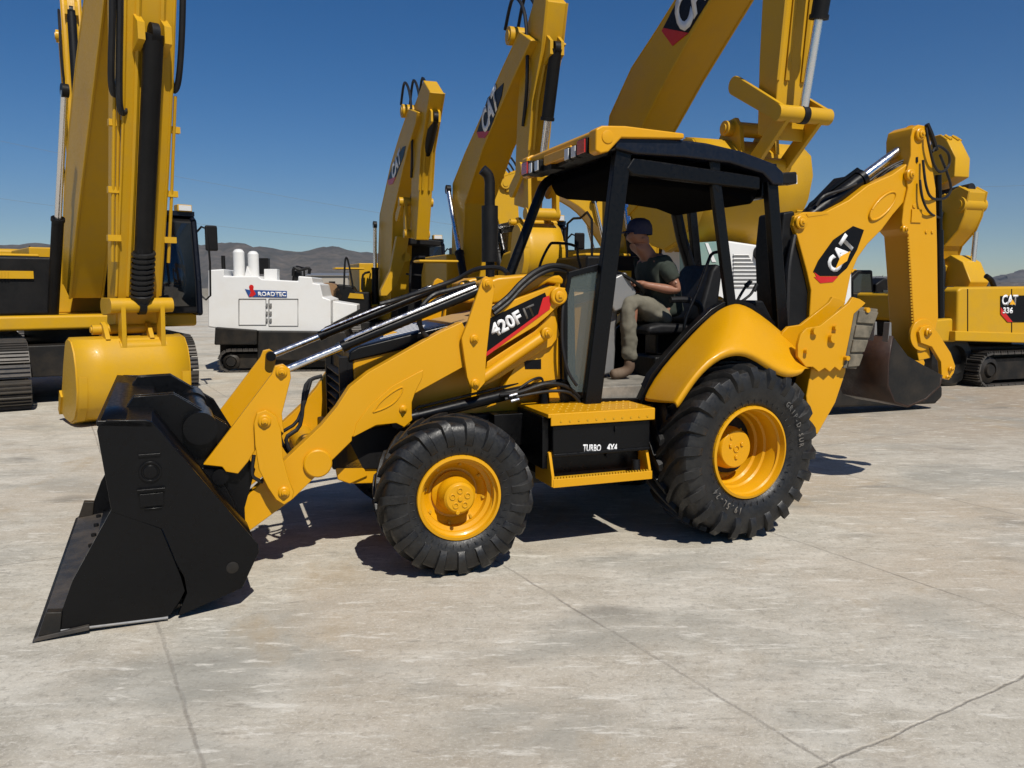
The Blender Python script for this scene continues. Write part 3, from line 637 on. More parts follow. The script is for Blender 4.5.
# coupler: black block where arms meet the bucket
cp = T([(203, 465), (222, 467), (240, 500), (247, 535), (238, 556), (222, 540), (200, 500)], .6)
for s in (1, -1):
    m = MB(); m.prism(cp, s * .70, s * .38); m.build('coupler', BK, bk, bevel=.01)
q = B.onY(226, 478, .7)
m = MB(); m.cyl((q[0], -.72, q[1]), (q[0], .72, q[1]), .05, seg=20); m.build('coupler_pin', BK, bk)
# ---------------- side platform, battery box, step
YP = .98
pt = T([(550, 409), (655, 409), (655, 423), (550, 426)], YP)
x1, z1 = B.onY(551, 418, YP); x0, z0 = B.onY(655, 415, YP); zt = B.onY(600, 411, YP)[1]
m = MB(); m.bb(x0, x1 + .02, .40, YP, zt - .03, zt); m.bb(x0, x1, YP - .012, YP + .002, zt - .085, zt - .001)
plt = m.build('platform', Y, bh, bevel=.006)
m = MB()
for k in range(11): m.cyl((x0 + .06 + k * (x1 - x0 - .1) / 10.5, YP, zt - .055), (x0 + .06 + k * (x1 - x0 - .1) / 10.5, YP + .006, zt - .055), .008, seg=8)
for i in range(13):
    for j in range(5): m.cyl((x0 + .05 + i * .055, .50 + j * .1, zt), (x0 + .05 + i * .055, .50 + j * .1, zt + .003), .011, .009, seg=8)
m.build('grip_studs', YF, plt)
zb0 = B.onY(600, 478, YP - .06)[1]; zs = B.onY(600, 453, YP)[1]
m = MB(); m.bb(x0 + .02, x1 - .03, .40, YP - .04, zs, zt - .03); m.bb(x0 + .02, x1 - .03, YP - .045, YP - .03, zs, zt - .09); m.bb(x0 + .05, x1 - .03, .40, YP - .14, zb0, zs)
m.bb(x0 + .02, x1 - .03, YP - .05, YP - .02, zs - .012, zs + .012)
bx_ = m.build('battery_box', BK, bh, bevel=.008)
m = MB(); m.bb(x1 - .02, x1 + .03, .42, YP - .08, zs - .1, zt - .03); m.bb(x1 + .02, x1 + .25, .36, YP - .45, zs, zt - .06); m.build('side_bracket', BK, bh, bevel=.006)
m = MB(); m.tube([(x0 + .3, YP - .03, zt - .12), (x0 + .3, YP - .015, zt - .13), (x0 + .3, YP - .02, zt - .16)], .006, 6); m.cyl((x0 + .12, YP - .05, zs - .08), (x0 + .12, YP - .04, zs - .16), .03, seg=12); m.cyl((x0 + .3, YP - .13, zs - .05), (x0 + .3, YP - .12, zs - .05), .02, seg=12); m.build('latch', BM, bx_)
text_on('TURBO', WD, bx_, (583, 448), (601, 448), YP - .028, 7.5, bold=.03); text_on('4X4', WD, bx_, (607, 447.5), (617, 447.5), YP - .028, 7.5, bold=.03)
m = MB(); a0, c0 = B.onY(553, 486, YP + .0); a1, c1 = B.onY(652, 480, YP); zst = c0
m.bb(a1, a0, YP - .22, YP, zst - .01, zst + .012); m.bb(a1, a0, YP - .012, YP + .004, zst - .015, zst + .045)
for X_ in (a0, a1 + .02):
    m.prismx([(YP - .30, zst - .01), (YP, zst - .01), (YP, zst + .06), (YP - .06, zst + .22), (YP - .30, zst + .22)], X_ - .012, X_ + .01)
stp_ = m.build('lower_step', Y, bh, bevel=.004)
m = MB()
for i in range(34): m.box((a1 + .02 + i * (a0 - a1 - .04) / 33, YP - .006, zst + .05), (.010, .016, .012))
for i in range(3): m.bb(a1 + .01, a0 - .01, YP - .20 + i * .06, YP - .19 + i * .06, zst + .012, zst + .028)
m.build('step_teeth', YF, stp_)
m = MB(); m.cyl((x1 + .15, .5, .42), (x1 + .45, .5, .42), .09, seg=20); m.bb(x0, x1 + .1, -.8, .5, .42, .62); m.build('underbody_tank', BD, bh, bevel=.01)
m = MB(); m.bb(x0, x1 - .1, -.95, -.4, .42, .95); m.build('tank_box', BK, bh, bevel=.01)
# ---------------- cab base, fenders, canopy
YC = .60
m = MB(); m.bb(-.62, 1.14, -YC, YC, .62, 1.02); m.bb(-.95, -.55, -.55, .55, .55, 1.15); m.bb(-.62, -.4, -YC, YC, 1.0, 1.35)
m.prism(T([(586, 399), (640, 398), (655, 372), (690, 334), (716, 313), (735, 305), (752, 312), (782, 338), (806, 372), (806, 420), (640, 420), (586, 420)], YC), YC - .03, YC)
m.prism(T([(640, 398), (655, 372), (690, 334), (716, 313), (735, 305), (752, 312), (782, 338), (806, 372), (806, 420), (640, 420), (640, 410)], YC), -YC, -YC + .03)
m.build('cab_base', BK, bh, bevel=.006)
m = MB(); m.bb(-.4, 1.10, -YC + .03, YC - .03, 1.0, 1.125); m.build('cab_floor', FLR, bh, bevel=.01)
m = MB(); m.bb(.55, 1.14, YC, YC + .12, .93, .985); m.build('door_sill', Y, bh, bevel=.004)
up = T([(638, 400), (650, 374), (668, 352), (690, 328), (710, 309), (722, 302), (733, 299), (742, 300), (752, 304), (776, 323), (794, 342), (806, 362)], YC + .01)
upo = T([(641, 400), (653, 377), (670, 356), (691, 333), (711, 314), (723, 307), (733, 304), (742, 305), (752, 310), (776, 329), (793, 348), (803, 368)], YC + .01)
m = MB(); m.prism(up + upo[::-1], YC - .05, YC + .025); m.build('door_frame_sill', BK, bh, bevel=.008)
fi = T([(642, 401), (654, 378), (671, 357), (692, 334), (712, 314), (724, 307), (734, 303), (743, 305), (754, 311), (777, 329), (795, 348), (805, 368)], YC + .03)
fo = T([(673, 403), (683, 388), (690, 378), (699, 367), (713, 355), (724, 350), (735, 348), (745, 349), (756, 354), (771, 364), (787, 372), (803, 368)], 1.10)
def fender(s):
    rows = []
    ctr = (0, .75)
    for k in range(9):
        t = k / 8; row = []
        for a, b in zip(fi, fo):
            y = YC + .03 + (1.12 - YC - .03) * t
            st_ = t ** 1.6; x = a[0] + (b[0] - a[0]) * st_; z = a[1] + (b[1] - a[1]) * st_
            row.append((x, s * y, z))
        rows.append(row)
    lip = [(x * .985, y + s * .003, z - .025) for x, y, z in rows[-1]]
    rows.append(lip); rows.append([(x * .96, y - s * .03, z - .03) for x, y, z in lip])
    m = MB(); m.grid(rows); return m.build('rear_fender', Y, bh, thick=.008, subs=1, ang=60)
fender(1); fender(-1)
m = MB(); m.prism([(x * .97, z - .02) for x, z in fi][:] + [(-.6, .9), (.7, .9)], YC, YC + .02); m.build('fender_liner', BM, bh)
def bar(m, p, q, w_, d):
    p, q = Vector(p), Vector(q); L = (q - p).length; u = (q - p).normalized(); n = Vector((0, 1, 0)); v = u.cross(n).normalized()
    M = Matrix((u, n, v)).transposed().to_4x4(); M.translation = (p + q) / 2
    x, y, z = L / 2, d / 2, w_ / 2
    vs = [(a * x, b * y, e * z) for a in (-1, 1) for b in (-1, 1) for e in (-1, 1)]
    m.add(vs, [(0, 1, 3, 2), (4, 6, 7, 5), (0, 4, 5, 1), (2, 3, 7, 6), (0, 2, 6, 4), (1, 5, 7, 3)], M)
YR = .62
for s in (1, -1):
    m = MB(); bar(m, (.87, s * YR, 2.86), (1.10, s * YR, .95), .13, .07) if s > 0 else m.tube([(.72, -YR, 2.83), (.93, -YR, 2.76), (1.02, -YR, 2.6), (1.12, -YR, 2.35), (1.30, -YR, 1.9), (1.40, -YR, 1.55), (1.36, -YR, 1.0)], .045, 8); m.build('front_post', BK, bh, bevel=.01)
    m = MB(); bar(m, (.12, s * YR, 2.84), (-.09, s * YR, 1.72), .085, .05) if s > 0 else m.tube([(.05, -YR, 2.84), (-.2, -YR, 2.78), (-.33, -YR, 2.6), (-.42, -YR, 2.3), (-.56, -YR, 1.9), (-.62, -YR, 1.4)], .055, 8); m.build('middle_post', BK, bh, bevel=.01)
    m = MB(); bar(m, (-.40, s * YR, 2.80), (-.60, s * YR, 1.35), .10, .07) if s > 0 else bar(m, (-.48, s * YR, 2.8), (-.70, s * YR, 1.3), .08, .06); m.build('rear_post', BK, bh, bevel=.01)
rf = [(-.50, 2.64), (-.49, 2.74), (-.40, 2.80), (-.1, 2.875), (.2, 2.915), (.5, 2.93), (.95, 2.935), (.97, 2.83), (.80, 2.80), (.4, 2.80), (0, 2.78), (-.3, 2.72), (-.40, 2.64)]
m = MB(); m.prism(rf, -.69, .69); roof = m.build('roof', NV, bh, bevel=.02)
m = MB(); m.prism([(-.36, 2.58), (-.36, 2.70), (.0, 2.79), (.86, 2.82), (.93, 2.72), (.88, 2.64), (.78, 2.61), (.3, 2.60), (-.1, 2.56), (-.3, 2.5)], -.56, .56); m.build('headliner', LIN, bh, bevel=.02)
m = MB(); m.prism([(-.3, 2.70), (.8, 2.785), (.86, 2.70), (.80, 2.66), (-.3, 2.60)], .56, .66); m.prism([(-.3, 2.70), (.8, 2.785), (.86, 2.70), (.80, 2.66), (-.3, 2.60)], -.66, -.56)
for s in (1, -1):
    for k in range(5):
        pass
m.prism([(.05, 2.80), (.14, 2.80), (.12, 2.62), (.06, 2.55)], YR - .03, YR + .03); m.bb(-.45, -.36, -.6, .6, 2.55, 2.68)
m.split('roof_rail', BK, bh, bevel=.015)
vis = [(.42, 2.925), (.42, 2.965), (.9, 2.985), (1.08, 2.975), (1.13, 2.95), (1.13, 2.80), (1.09, 2.785), (1.03, 2.80), (.93, 2.90)]
m = MB()
m.prism([(.42, 2.935), (.42, 2.962), (.9, 2.985), (1.06, 2.975), (1.10, 2.95), (1.09, 2.90), (.97, 2.915)], -.70, .70)
m.prism(vis, .60, .72); m.prism(vis, -.72, -.60); m.bb(1.05, 1.12, -.26, .26, 2.835, 2.915); vs_ = m.build('visor', Y, roof, bevel=.015)
m = MB(); m.bb(.98, 1.10, .14, .62, 2.795, 2.90); m.bb(.98, 1.10, -.62, -.14, 2.795, 2.90); m.bb(.9, 1.05, -.3, .3, 2.81, 2.90); m.build('light_recess', BM, roof, bevel=.006)
for yy in (.36, .24, -.36, -.50):
    m = MB(); m.bb(1.08, 1.135, yy - .05, yy + .05, 2.80, 2.895); h_ = m.build('work_lamp', BM, roof, bevel=.01)
    m = MB(); m.bb(1.13, 1.142, yy - .036, yy + .036, 2.808, 2.888); m.build('lens', LL, h_, bevel=.004)
for yy in (.52, -.60):
    m = MB(); m.bb(1.06, 1.145, yy - .075, yy + .075, 2.80, 2.915); h_ = m.build('marker_lamp', BM, roof, bevel=.008)
    m = MB(); m.bb(1.14, 1.155, yy - .064, yy + .064, 2.81, 2.905); m.build('lens', TL, h_, bevel=.004)
a = (.97, 2.93); m = MB(); m.lathe([(.045, 0), (.045, .006), (.038, .008), (0, .008)], (1.04, .72, 2.90), 24); m.build('visor_cap', Y, roof)
for s in (1, -1):
    m = MB(); m.box((-.56, s * .60, 2.70), (.14, .15, .09), ('Y', .1)); h_ = m.build('rear_work_lamp', BM, roof, bevel=.012)
    m = MB(); m.box((-.635, s * .60, 2.695), (.012, .12, .07), ('Y', .1)); m.build('lens', LL, h_)
# front window lower glass, dash, wheel, seat
m = MB(); m.prism(T([(566, 376), (566, 300), (571, 274), (597, 268), (597, 290), (588, 392), (574, 392)], YC - .02), YC - .03, YC - .022); m.build('side_window', GLC, bh)
m = MB(); m.prism(T([(564, 380), (564, 298), (569, 272), (600, 264), (600, 270), (572, 277), (568, 300), (568, 380)], YC - .01), YC - .05, YC - .012); m.bb(1.16, 1.3, -.5, .5, .95, 1.15); m.build('window_frame', BK, bh, bevel=.004)
m = MB(); m.prism([(1.16, 1.15), (1.30, 1.15), (1.33, 1.7), (1.24, 1.88), (1.18, 1.86)], -.50, .50); m.build('firewall', BM, bh, bevel=.01)
m = MB(); m.tube([(x, YC - .03 + .02 * k, z) for k, (x, z) in enumerate(T([(566, 296), (563, 315), (562, 345), (566, 370), (574, 385)], YC))], .012, 8); m.tube([(x, YC - .05, z) for k, (x, z) in enumerate(T([(569, 296), (567, 315), (567, 345), (571, 370), (580, 390)], YC))], .010, 8); m.build('pillar_hoses', HO, bh)
m = MB(); m.prism(T([(598, 300), (606, 277), (617, 272), (628, 292), (622, 305), (606, 312)], 0), -.16, .16); m.prism(T([(604, 306), (614, 306), (610, 372), (598, 375)], 0), -.08, .08); m.build('steering_console', GR, bh, bevel=.02)
c = P3(632, 283, 0); cx, cz = c[0], c[2]
m = MB(); ax = Vector((-.55, 0, .83)).normalized(); ux = Vector((.83, 0, .55)).normalized()
m.tube([Vector((cx + .07, 0, cz + .0)) + ux * math.cos(k * math.pi / 12) * .19 + Vector((0, 1, 0)) * math.sin(k * math.pi / 12) * .19 for k in range(25)], .014, 8, 0)
for k in range(3): m.cyl(Vector((cx + .07, 0, cz)), Vector((cx + .07, 0, cz)) + ux * math.cos(k * 2.09) * .18 + Vector((0, 1, 0)) * math.sin(k * 2.09) * .18, .012, seg=8)
m.cyl(Vector((cx + .07, 0, cz)), Vector((cx + .07, 0, cz)) - ax * .25, .03, seg=12); m.build('steering_wheel', BM, bh)
m = MB()
m.prism([(.42, 1.48), (.42, 1.55), (.30, 1.575), (-.12, 1.55), (-.14, 1.48)], -.25, .25); m.prism([(-.10, 1.52), (-.04, 1.58), (-.16, 2.00), (-.22, 2.06), (-.28, 2.02), (-.22, 1.50)], -.25, .25)
seat = m.build('seat', SEAT, bh, bevel=.035)
m = MB(); m.bb(-.15, .32, -.2, .2, 1.12, 1.30); m.bb(-.1, .25, -.1, .1, 1.3, 1.5); m.build('seat_base', BM, seat, bevel=.02)
m = MB(); m.tube([(-.05, .30, 1.6), (-.02, .30, 1.72), (.1, .30, 1.76), (.25, .30, 1.76)], .025, 8); m.build('armrest', SEAT, seat)
m = MB(); q = lambda px, py, y: P3(px, py, y); m.tube([q(682, 345, .5), q(686, 318, .5), q(698, 290, .5), q(708, 262, .5), q(712, 254, .5), q(718, 252, .52), q(727, 252, .55)], .013, 8); m.build('grab_handle', BK, bh)
m = MB(); m.tube([q(736, 303, .3), q(741, 294, .3), q(746, 286, .3)], .012, 8); m.tube([q(742, 301, .1), q(750, 295, .1), q(754, 289, .1)], .012, 8); m.cyl(q(746, 286, .3), q(751, 281, .3), .022, .016, 12); m.cyl(q(754, 291, .1), q(757, 284, .1), .02, .016, 12); m.build('control_levers', SEAT, bh)
m = MB(); m.prism(T([(684, 345), (700, 330), (716, 300), (745, 300), (760, 330), (760, 360), (684, 365)], .1), -.35, .35); m.build('rear_console', BM, bh, bevel=.02)
m = MB(); m.tube([q(538, 275, -.4), q(541, 262, -.4), q(549, 246, -.4), q(555, 243, -.4), q(575, 246, -.4), q(578, 258, -.4), q(582, 275, -.4)], .012, 8); m.build('hood_mirror_bar', BK, bh)
# exhaust stack
a = P3(490, 262, -.05); X0, Y0 = a[0], -.05
z_ = lambda py: B.onY(490, py, -.05)[1]
m = MB(); m.cyl((X0, Y0, 1.75), (X0, Y0, z_(262)), .035, seg=16); m.cyl((X0, Y0, z_(262)), (X0, Y0, z_(206)), .063, seg=24); m.tube([(X0, Y0, z_(208)), (X0, Y0, z_(190)), (X0 + .0, Y0, z_(182)), (X0 + .015, Y0, z_(175)), (X0 + .06, Y0, z_(170))], .040, 16); m.build('exhaust_stack', BM, bh)
# ---------------- backhoe end
yb = .17
m = MB(); m.bb(-.90, -.62, -.6, .6, .50, .78); m.bb(-1.0, -.85, -.62, .62, .7, 1.25); m.build('rear_frame', Y, bh, bevel=.01)
m = MB(); m.prism(T([(786, 345), (783, 250), (787, 212), (798, 210), (803, 250), (812, 292), (809, 400), (792, 400)], yb), -.22, .13)
m.build('swing_tower', BM, bh, bevel=.02)
m = MB()
for k in range(5): m.tube([(-.86 - k * .03, .24 - k * .05, 1.2), (-.90 - k * .02, .28 - k * .05, 1.5), (-.92 - k * .03, .26 - k * .05, 2.0), (-1.0 - k * .03, .22 - k * .05, 2.3)], .020, 8)
m.bb(-.98, -.88, .16, .2, 1.80, 1.84); m.build('mast_hoses', HO, bh)
boom = [(793, 226), (795, 216), (804, 212), (826, 211.6), (849, 200), (868, 185), (893, 174), (908, 163), (915, 168), (924, 182), (919, 190), (906, 200), (893, 215), (882, 230), (868, 244), (858, 258), (851, 275), (846, 300), (836, 340), (826, 392), (806, 392), (809, 326), (811, 290), (807, 272), (801, 250), (797, 236)]
m = MB(); bp = T(boom, yb); m.prism(bp, -yb, yb); bmo = m.build('boom', Y, bh, bevel=.012)
m = MB(); eb = B.onY(882, 206, yb)
pe = [(eb[0] + math.cos(t * .2618) * .145 * .85 - math.sin(t * .2618) * .07, eb[1] + math.sin(t * .2618) * .12 - math.cos(t * .2618) * .04) for t in range(24)]
m.prism(pe, yb, yb + .012); m.tube([(x, yb + .012, z) for x, z in pe + pe[:1]], .012, 6, 0); m.build('boom_boss', Y, bmo, bevel=.008)
m = MB(); m.prism(T([(826, 211), (828, 214), (808, 217), (806, 214)], yb), yb, yb + .004); m.build('boom_edge', Y, bmo)
boss(799.5, 222.5, yb, .058, .03, both=False)
# boom decal
m = MB(); m.prism(T([(813, 272), (818, 261), (833, 240), (853, 226), (864, 230), (857, 250), (847, 268), (838, 276), (820, 276)], yb + .002), yb + .001, yb + .003); bd = m.build('boom_decal', BLK, bmo)
m = MB(); m.prism(T([(820, 276.5), (838, 276.5), (833, 281), (820, 283), (814, 277)], yb + .002), yb + .001, yb + .004); m.prism(T([(814, 272), (820, 276.6), (838, 276.6), (833, 282), (820, 283.2)], yb + .002), yb + .001, yb + .0045); m.build('red_stripe', RD, bd)
upv = B.onY(826, 256, yb); upw = B.onY(818, 247, yb)
text_on('CAT', WD, bd, (830.5, 270), (850.5, 238.5), yb + .006, 16.5, bold=.05)
m = MB(); m.prism(T([(835, 268.5), (840, 256.5), (850, 251), (846.5, 261)], yb + .002), yb + .007, yb + .009); m.build('decal_triangle', TRI, bd)
stick = [(911, 137), (913, 128), (919, 124.5), (927, 126), (931, 134), (931, 157), (936, 188), (937.5, 246), (938.5, 318), (936, 330), (929, 345), (931, 358), (919, 361), (916, 346), (914.5, 330), (912.5, 300), (911, 270), (908.5, 235), (903, 229), (902, 222), (904, 206), (908, 188), (906, 173), (911, 155)]
ys1, ys0 = yb + .02, -.10
m = MB(); m.prism(T(stick, ys1), ys0, ys1); sto = m.build('stick', Y, bh, bevel=.010)
for px, py, r in ((919, 134.5, .055), (909, 175, .05), (903.5, 229.5, .035)): boss(px, py, ys1, r, .025, both=False)
m = MB(); c = B.onY(915, 216, ys1); m.bb(c[0] - .07, c[0] + .05, ys1, ys1 + .012, c[1] - .06, c[1] + .06); 
c = B.onY(914, 206, ys1); m.cyl((c[0], ys1, c[1]), (c[0], ys1 + .01, c[1]), .02, seg=14)
for pp in ((908, 233), (932, 232), (926, 232)): c = B.onY(*pp, ys1); m.cyl((c[0], ys1, c[1]), (c[0], ys1 + .01, c[1]), .015, seg=10)
m.build('stick_boss', Y, sto, bevel=.003)
m = MB(); c = [B.onY(920, py, ys1) for py in range(200, 330, 3)]
for k, py in enumerate(range(238, 330, 3)):
    q1 = B.onY(909.5 + (py - 238) * .05, py, ys1); m.box((q1[0] + .012, ys1 - .012, q1[1]), (.02, .02, .012))
m.build('stick_teeth', YF, sto)
# boom pin box on the far side and cylinder
c0 = P3(801, 238, 0); c1 = P3(919, 134, 0)
o_ = ram('boom_cylinder', P3(914, 139, .03), P3(800, 224, .03), .47, .042, .075)
m = MB(); m.prism(T([(798, 226), (846, 176), (866, 178), (866, 186), (830, 211), (806, 222)], 0), -.16, .02); m.build('cylinder_guard', BM, bh, bevel=.02)
m = MB(); m.cyl(P3(911, 132, -.14), P3(911, 132, .1), .06, seg=20); m.bb(0, 0, 0, 0, 0, 0) if 0 else None; m.build('pin_boss', Y, bh)
m = MB()
for k, (dx, dy) in enumerate(((0, 0), (3, 3), (6, 7), (10, 9))):
    m.tube([P3(829 + dx, 212 + dy * .3, .08 - k * .04), P3(845 + dx, 202 + dy * .4, .08 - k * .04), P3(868 + dx, 182 + dy * .5, .08 - k * .04), P3(888 + dx * .6, 168 + dy * .3, .08), P3(905, 160 + k * 2, .12), P3(918, 158 + k, .20)], .011, 7)
m.tube([P3(816, 206, .1), P3(824, 196, .12), P3(842, 190, .12), P3(856, 184, .1)], .014, 7)
m.build('boom_hoses', HO, bh)
m = MB()
m.tube([P3(926, 128, .22), P3(929, 145, .24), P3(934, 165, .22), P3(941, 172, .14), P3(949, 165, .1), P3(948, 153, .12), P3(938, 146, .16), P3(932, 152, .2)], .012, 7)
m.tube([P3(923, 160, .22), P3(926, 185, .24), P3(932, 198, .22), P3(945, 198, .12), P3(951, 188, .1), P3(946, 170, .1), P3(940, 155, .14)], .012, 7)
m.tube([P3(920, 180, .22), P3(923, 200, .24), P3(930, 213, .22), P3(940, 218, .12)], .011, 7)
m.tube([P3(927, 124, .2), P3(932, 136, .2), P3(936, 150, .16)], .022, 7)
m.build('stick_hoses', HO, bh)
q0 = P3(941, 170, .02); q1 = P3(942, 322, .02); m = MB(); m.cyl(P3(938, 175, .1), P3(940, 318, .1), .030, seg=18); m.cyl(P3(939, 230, .1), P3(940, 318, .1), .038, seg=18); m.tube([P3(938.5, 190, .12), P3(939.5, 230, .12), P3(940, 300, .1)], .014, 7); m.build('bucket_cylinder', BK, bh)
lk = [(919, 332), (922, 327), (930, 325), (937, 331), (951, 353), (955.5, 366), (954, 373), (949, 380), (942, 378), (941, 362), (932, 347), (921, 343)]
m = MB(); m.prism(T(lk, ys1 + .05), ys1 + .01, ys1 + .05); m.prism(T(lk, ys1 + .05), ys0 - .05, ys0 - .01); m.build('bucket_link', Y, bh, bevel=.006)
m = MB(); m.prism(circ(*B.onY(923, 335, ys1 + .02), .15, 30), ys1 - .01, ys1 + .02); m.build('stick_end_plate', Y, sto, bevel=.006)
boss(927.5, 332, ys1 + .05, .04, .02, both=False); boss(950, 369, ys1 + .05, .026, .015, both=False); boss(947, 377, ys1 + .05, .018, .01, both=False)
yk1, yk0 = .32, -.32
sh = T([(893, 336), (889, 360), (888, 385), (895, 402), (908, 406.5), (926, 399), (940, 386), (942, 375)], yk1)
m = MB(); m.prism(sh + T([(925, 366), (908, 356)], yk1), yk1 - .025, yk1); m.prism(sh + T([(925, 366), (908, 356)], yk1), yk0, yk0 + .025); rb = bpy.data.objects.new('rear_bucket', None); COL.objects.link(rb); rb.parent = bh; m.split('side_plate', BD, rb, bevel=.004)
m = MB(); m.grid([[(x, y, z) for y in (yk0, 0, yk1)] for x, z in sh]); m.build('bucket_shell', paint('rusty_dark_steel', (.03, .016, .012), .45, .5, (.09, .04, .02), .05), rb, thick=.02)
m = MB(); 
for k in range(4):
    yy = yk0 + .06 + k * .17; x, z = sh[0]; m.prism([(x + .02, z - .10), (x - .03, z - .10), (x - .01, z + .12), (x + .01, z + .12)], yy - .035, yy + .035)
m.build('bucket_teeth', GR, rb, bevel=.004)
# stabilisers
ysb = 1.02
for s in (1, -1):
    st = MB(); poly = T([(798, 345), (801, 334), (807, 328), (820, 326), (849, 303), (853, 297), (860, 299), (866, 303), (861, 308), (854, 314), (845, 364), (842, 368), (840, 371), (835, 367), (830, 372), (825, 368), (819, 372), (813, 367), (806, 367), (798, 357)], ysb)
    st.prism(poly, s * (ysb - .03), s * ysb); st.prism(poly, s * (ysb - .24), s * (ysb - .21)); sf_ = st.build('stabiliser_foot', Y, bh, bevel=.005)
    m = MB(); m.prism(T([(854, 314), (861, 307), (877.5, 309), (876, 318), (856, 369), (843, 368)], ysb), s * (ysb - .36), s * (ysb + .006)); 
    for k in range(4):
        t0_, t1_ = k / 4 + .02, (k + 1) / 4 - .02; A0, A1, B0, B1 = (858, 309), (846, 368), (877, 311), (857, 367)
        q_ = T([lerp(A0, A1, t0_), lerp(B0, B1, t0_), lerp(B0, B1, t1_), lerp(A0, A1, t1_)], ysb); m.prism(q_, s * (ysb - .3), s * (ysb + .022))
    m.build('rubber_pad', PAD, sf_, bevel=.006)
    m = MB(); m.prism(T([(812, 345), (845, 345), (842, 372), (832, 402), (814, 434), (806, 428), (803, 395)], ysb - .1), s * (ysb - .22), s * (ysb - .06)); m.build('stabiliser_leg', Y, bh, bevel=.01)
    for px, py, r in ((813.5, 331, .028), (831.5, 338, .036), (834, 327.5, .02), (865, 303 + 7, .02), (845, 358, .018), (805, 351, .016)):
        a, b = B.onY(px, py, ysb); m = MB(); m.cyl((a, s * (ysb - .01), b), (a, s * (ysb + .035), b), r, seg=18); m.build('pin', Y, sf_)
    m = MB(); p = T([(800, 345), (810, 380)], .8); m.cyl((p[0][0], s * .72, 1.5), (p[1][0] + .1, s * .82, .9), .05, seg=16); m.build('stabiliser_cylinder', BK, bh)
# ================================================================== driver
CLT = bpy.data.textures.new('folds', 'CLOUDS'); CLT.noise_scale = .07
per = tag(B.empty('person'), 'person in navy cap, olive shirt and khaki trousers seated inside the open canopy', 'person'); per.location = per.location + Vector((B.u.x, B.u.y, 0)) * .04
def skin(name, chains, mat, parent, sub=2):
    """chains: list of lists of (x,y,z,r); points equal in place are welded."""
    vs, es, rs_ = [], [], []
    def idx(p):
        for i, v in enumerate(vs):
            if (Vector(v) - Vector(p[:3])).length < 1e-4: return i
        vs.append(p[:3]); rs_.append(p[3]); return len(vs) - 1
    for ch in chains:
        ii = [idx(p) for p in ch]; es += [(a, b) for a, b in zip(ii, ii[1:])]
    me = bpy.data.meshes.new(name); me.from_pydata(vs, es, []); o = bpy.data.objects.new(name, me); COL.objects.link(o)
    q = o.modifiers.new('s', 'SKIN'); q.use_smooth_shade = True; s2 = o.modifiers.new('u', 'SUBSURF'); s2.levels = sub; s2.render_levels = sub
    if not me.skin_vertices: me.attributes
    for i, r in enumerate(rs_): me.skin_vertices[0].data[i].radius = (r, r)
    me.skin_vertices[0].data[0].use_root = True
    dg = bpy.context.evaluated_depsgraph_get(); dg.update(); m2 = bpy.data.meshes.new_from_object(o.evaluated_get(dg)); bpy.data.objects.remove(o)
    m2.materials.clear(); m2.materials.append(mat); m2.name = name; m2.shade_smooth()
    ob = bpy.data.objects.new(name, m2); COL.objects.link(ob); ob.parent = parent; return ob
def PX(px, py, y, r): a = B.P3(px, py, y); return (*a, r)
hip = (.10, 0, 1.66, .15); wst = (.10, 0, 1.80, .135); chs = (.19, 0, 1.99, .16); nck0 = (.245, 0, 2.11, .075); nck = (.285, 0, 2.15, .06); hd0 = (.325, 0, 2.205, .078); hd1 = (.34, 0, 2.28, .098); hd2 = (.335, 0, 2.34, .088)
body = [[hip, wst, chs, nck0, nck, hd0, hd1, hd2], [hd0, (.385, 0, 2.195, .036)], [hd1, (.44, 0, 2.26, .018)]]
shirt = [[(.08, 0, 1.60, .17), (.09, 0, 1.68, .175), (.11, 0, 1.82, .165), (.19, 0, 1.99, .172), (.235, 0, 2.09, .095)]]
trs = [[(.08, 0, 1.64, .15), (.12, 0, 1.62, .15)]]
boots = []
for s in (1, -1):
    sh_ = (.19, s * .17, 2.05, .065); el = (.10, s * .235, 1.83, .042); wri = (.34, s * .17, 1.875, .028); pal = (.40, s * .155, 1.885, .032)
    body.append([chs, sh_, (.15, s * .21, 1.94, .05), el, (.22, s * .21, 1.85, .04), wri, pal])
    for f in range(4):
        yy = s * (.185 - f * .019); L = (.03, .037, .035, .028)[3 - f]
        body.append([pal, (.43, yy, 1.90, .011), (.43 + L, yy, 1.905, .0095), (.45 + L, yy, 1.885, .009), (.435 + L, yy, 1.868, .008)])
    body.append([pal, (.405, s * .12, 1.90, .012), (.43, s * .105, 1.905, .010), (.45, s * .105, 1.895, .009)])
    shirt.append([(.19, 0, 1.99, .172), (.19, s * .17, 2.05, .082), (.155, s * .21, 1.95, .072), (.135, s * .225, 1.90, .066)])
    kn = (.50, s * .17, 1.76 if s > 0 else 1.72, .075); an = (.50 if s > 0 else .62, s * .17, 1.36, .048)
    trs.append([(.12, 0, 1.62, .15), (.20, s * .11, 1.64, .105), (.36, s * .15, 1.71, .09), kn, (kn[0] + .03, s * .17, 1.66, .075), ((kn[0] + an[0]) / 2 + .01, s * .17, 1.52, .068), (an[0], s * .17, 1.33, .065), (an[0] - .0, s * .17, 1.27, .068)])
    body.append([hip, (.18, s * .10, 1.64, .08), (.34, s * .15, 1.70, .065), (kn[0] - .03, kn[1], kn[2] - .02, .05), (an[0], s * .17, 1.4, .035), (an[0], s * .17, 1.30, .03)])
    boots.append([(an[0], s * .17, 1.30, .055), (an[0] - .01, s * .17, 1.20, .052), (an[0] + .06, s * .17, 1.175, .05), (an[0] + .17, s * .17, 1.165, .042)])
bo = skin('body', body, SKIN, per); cl1 = skin('shirt', shirt, SHIRT, per, 3); cl2 = skin('trousers', trs, PANTS, per, 3)
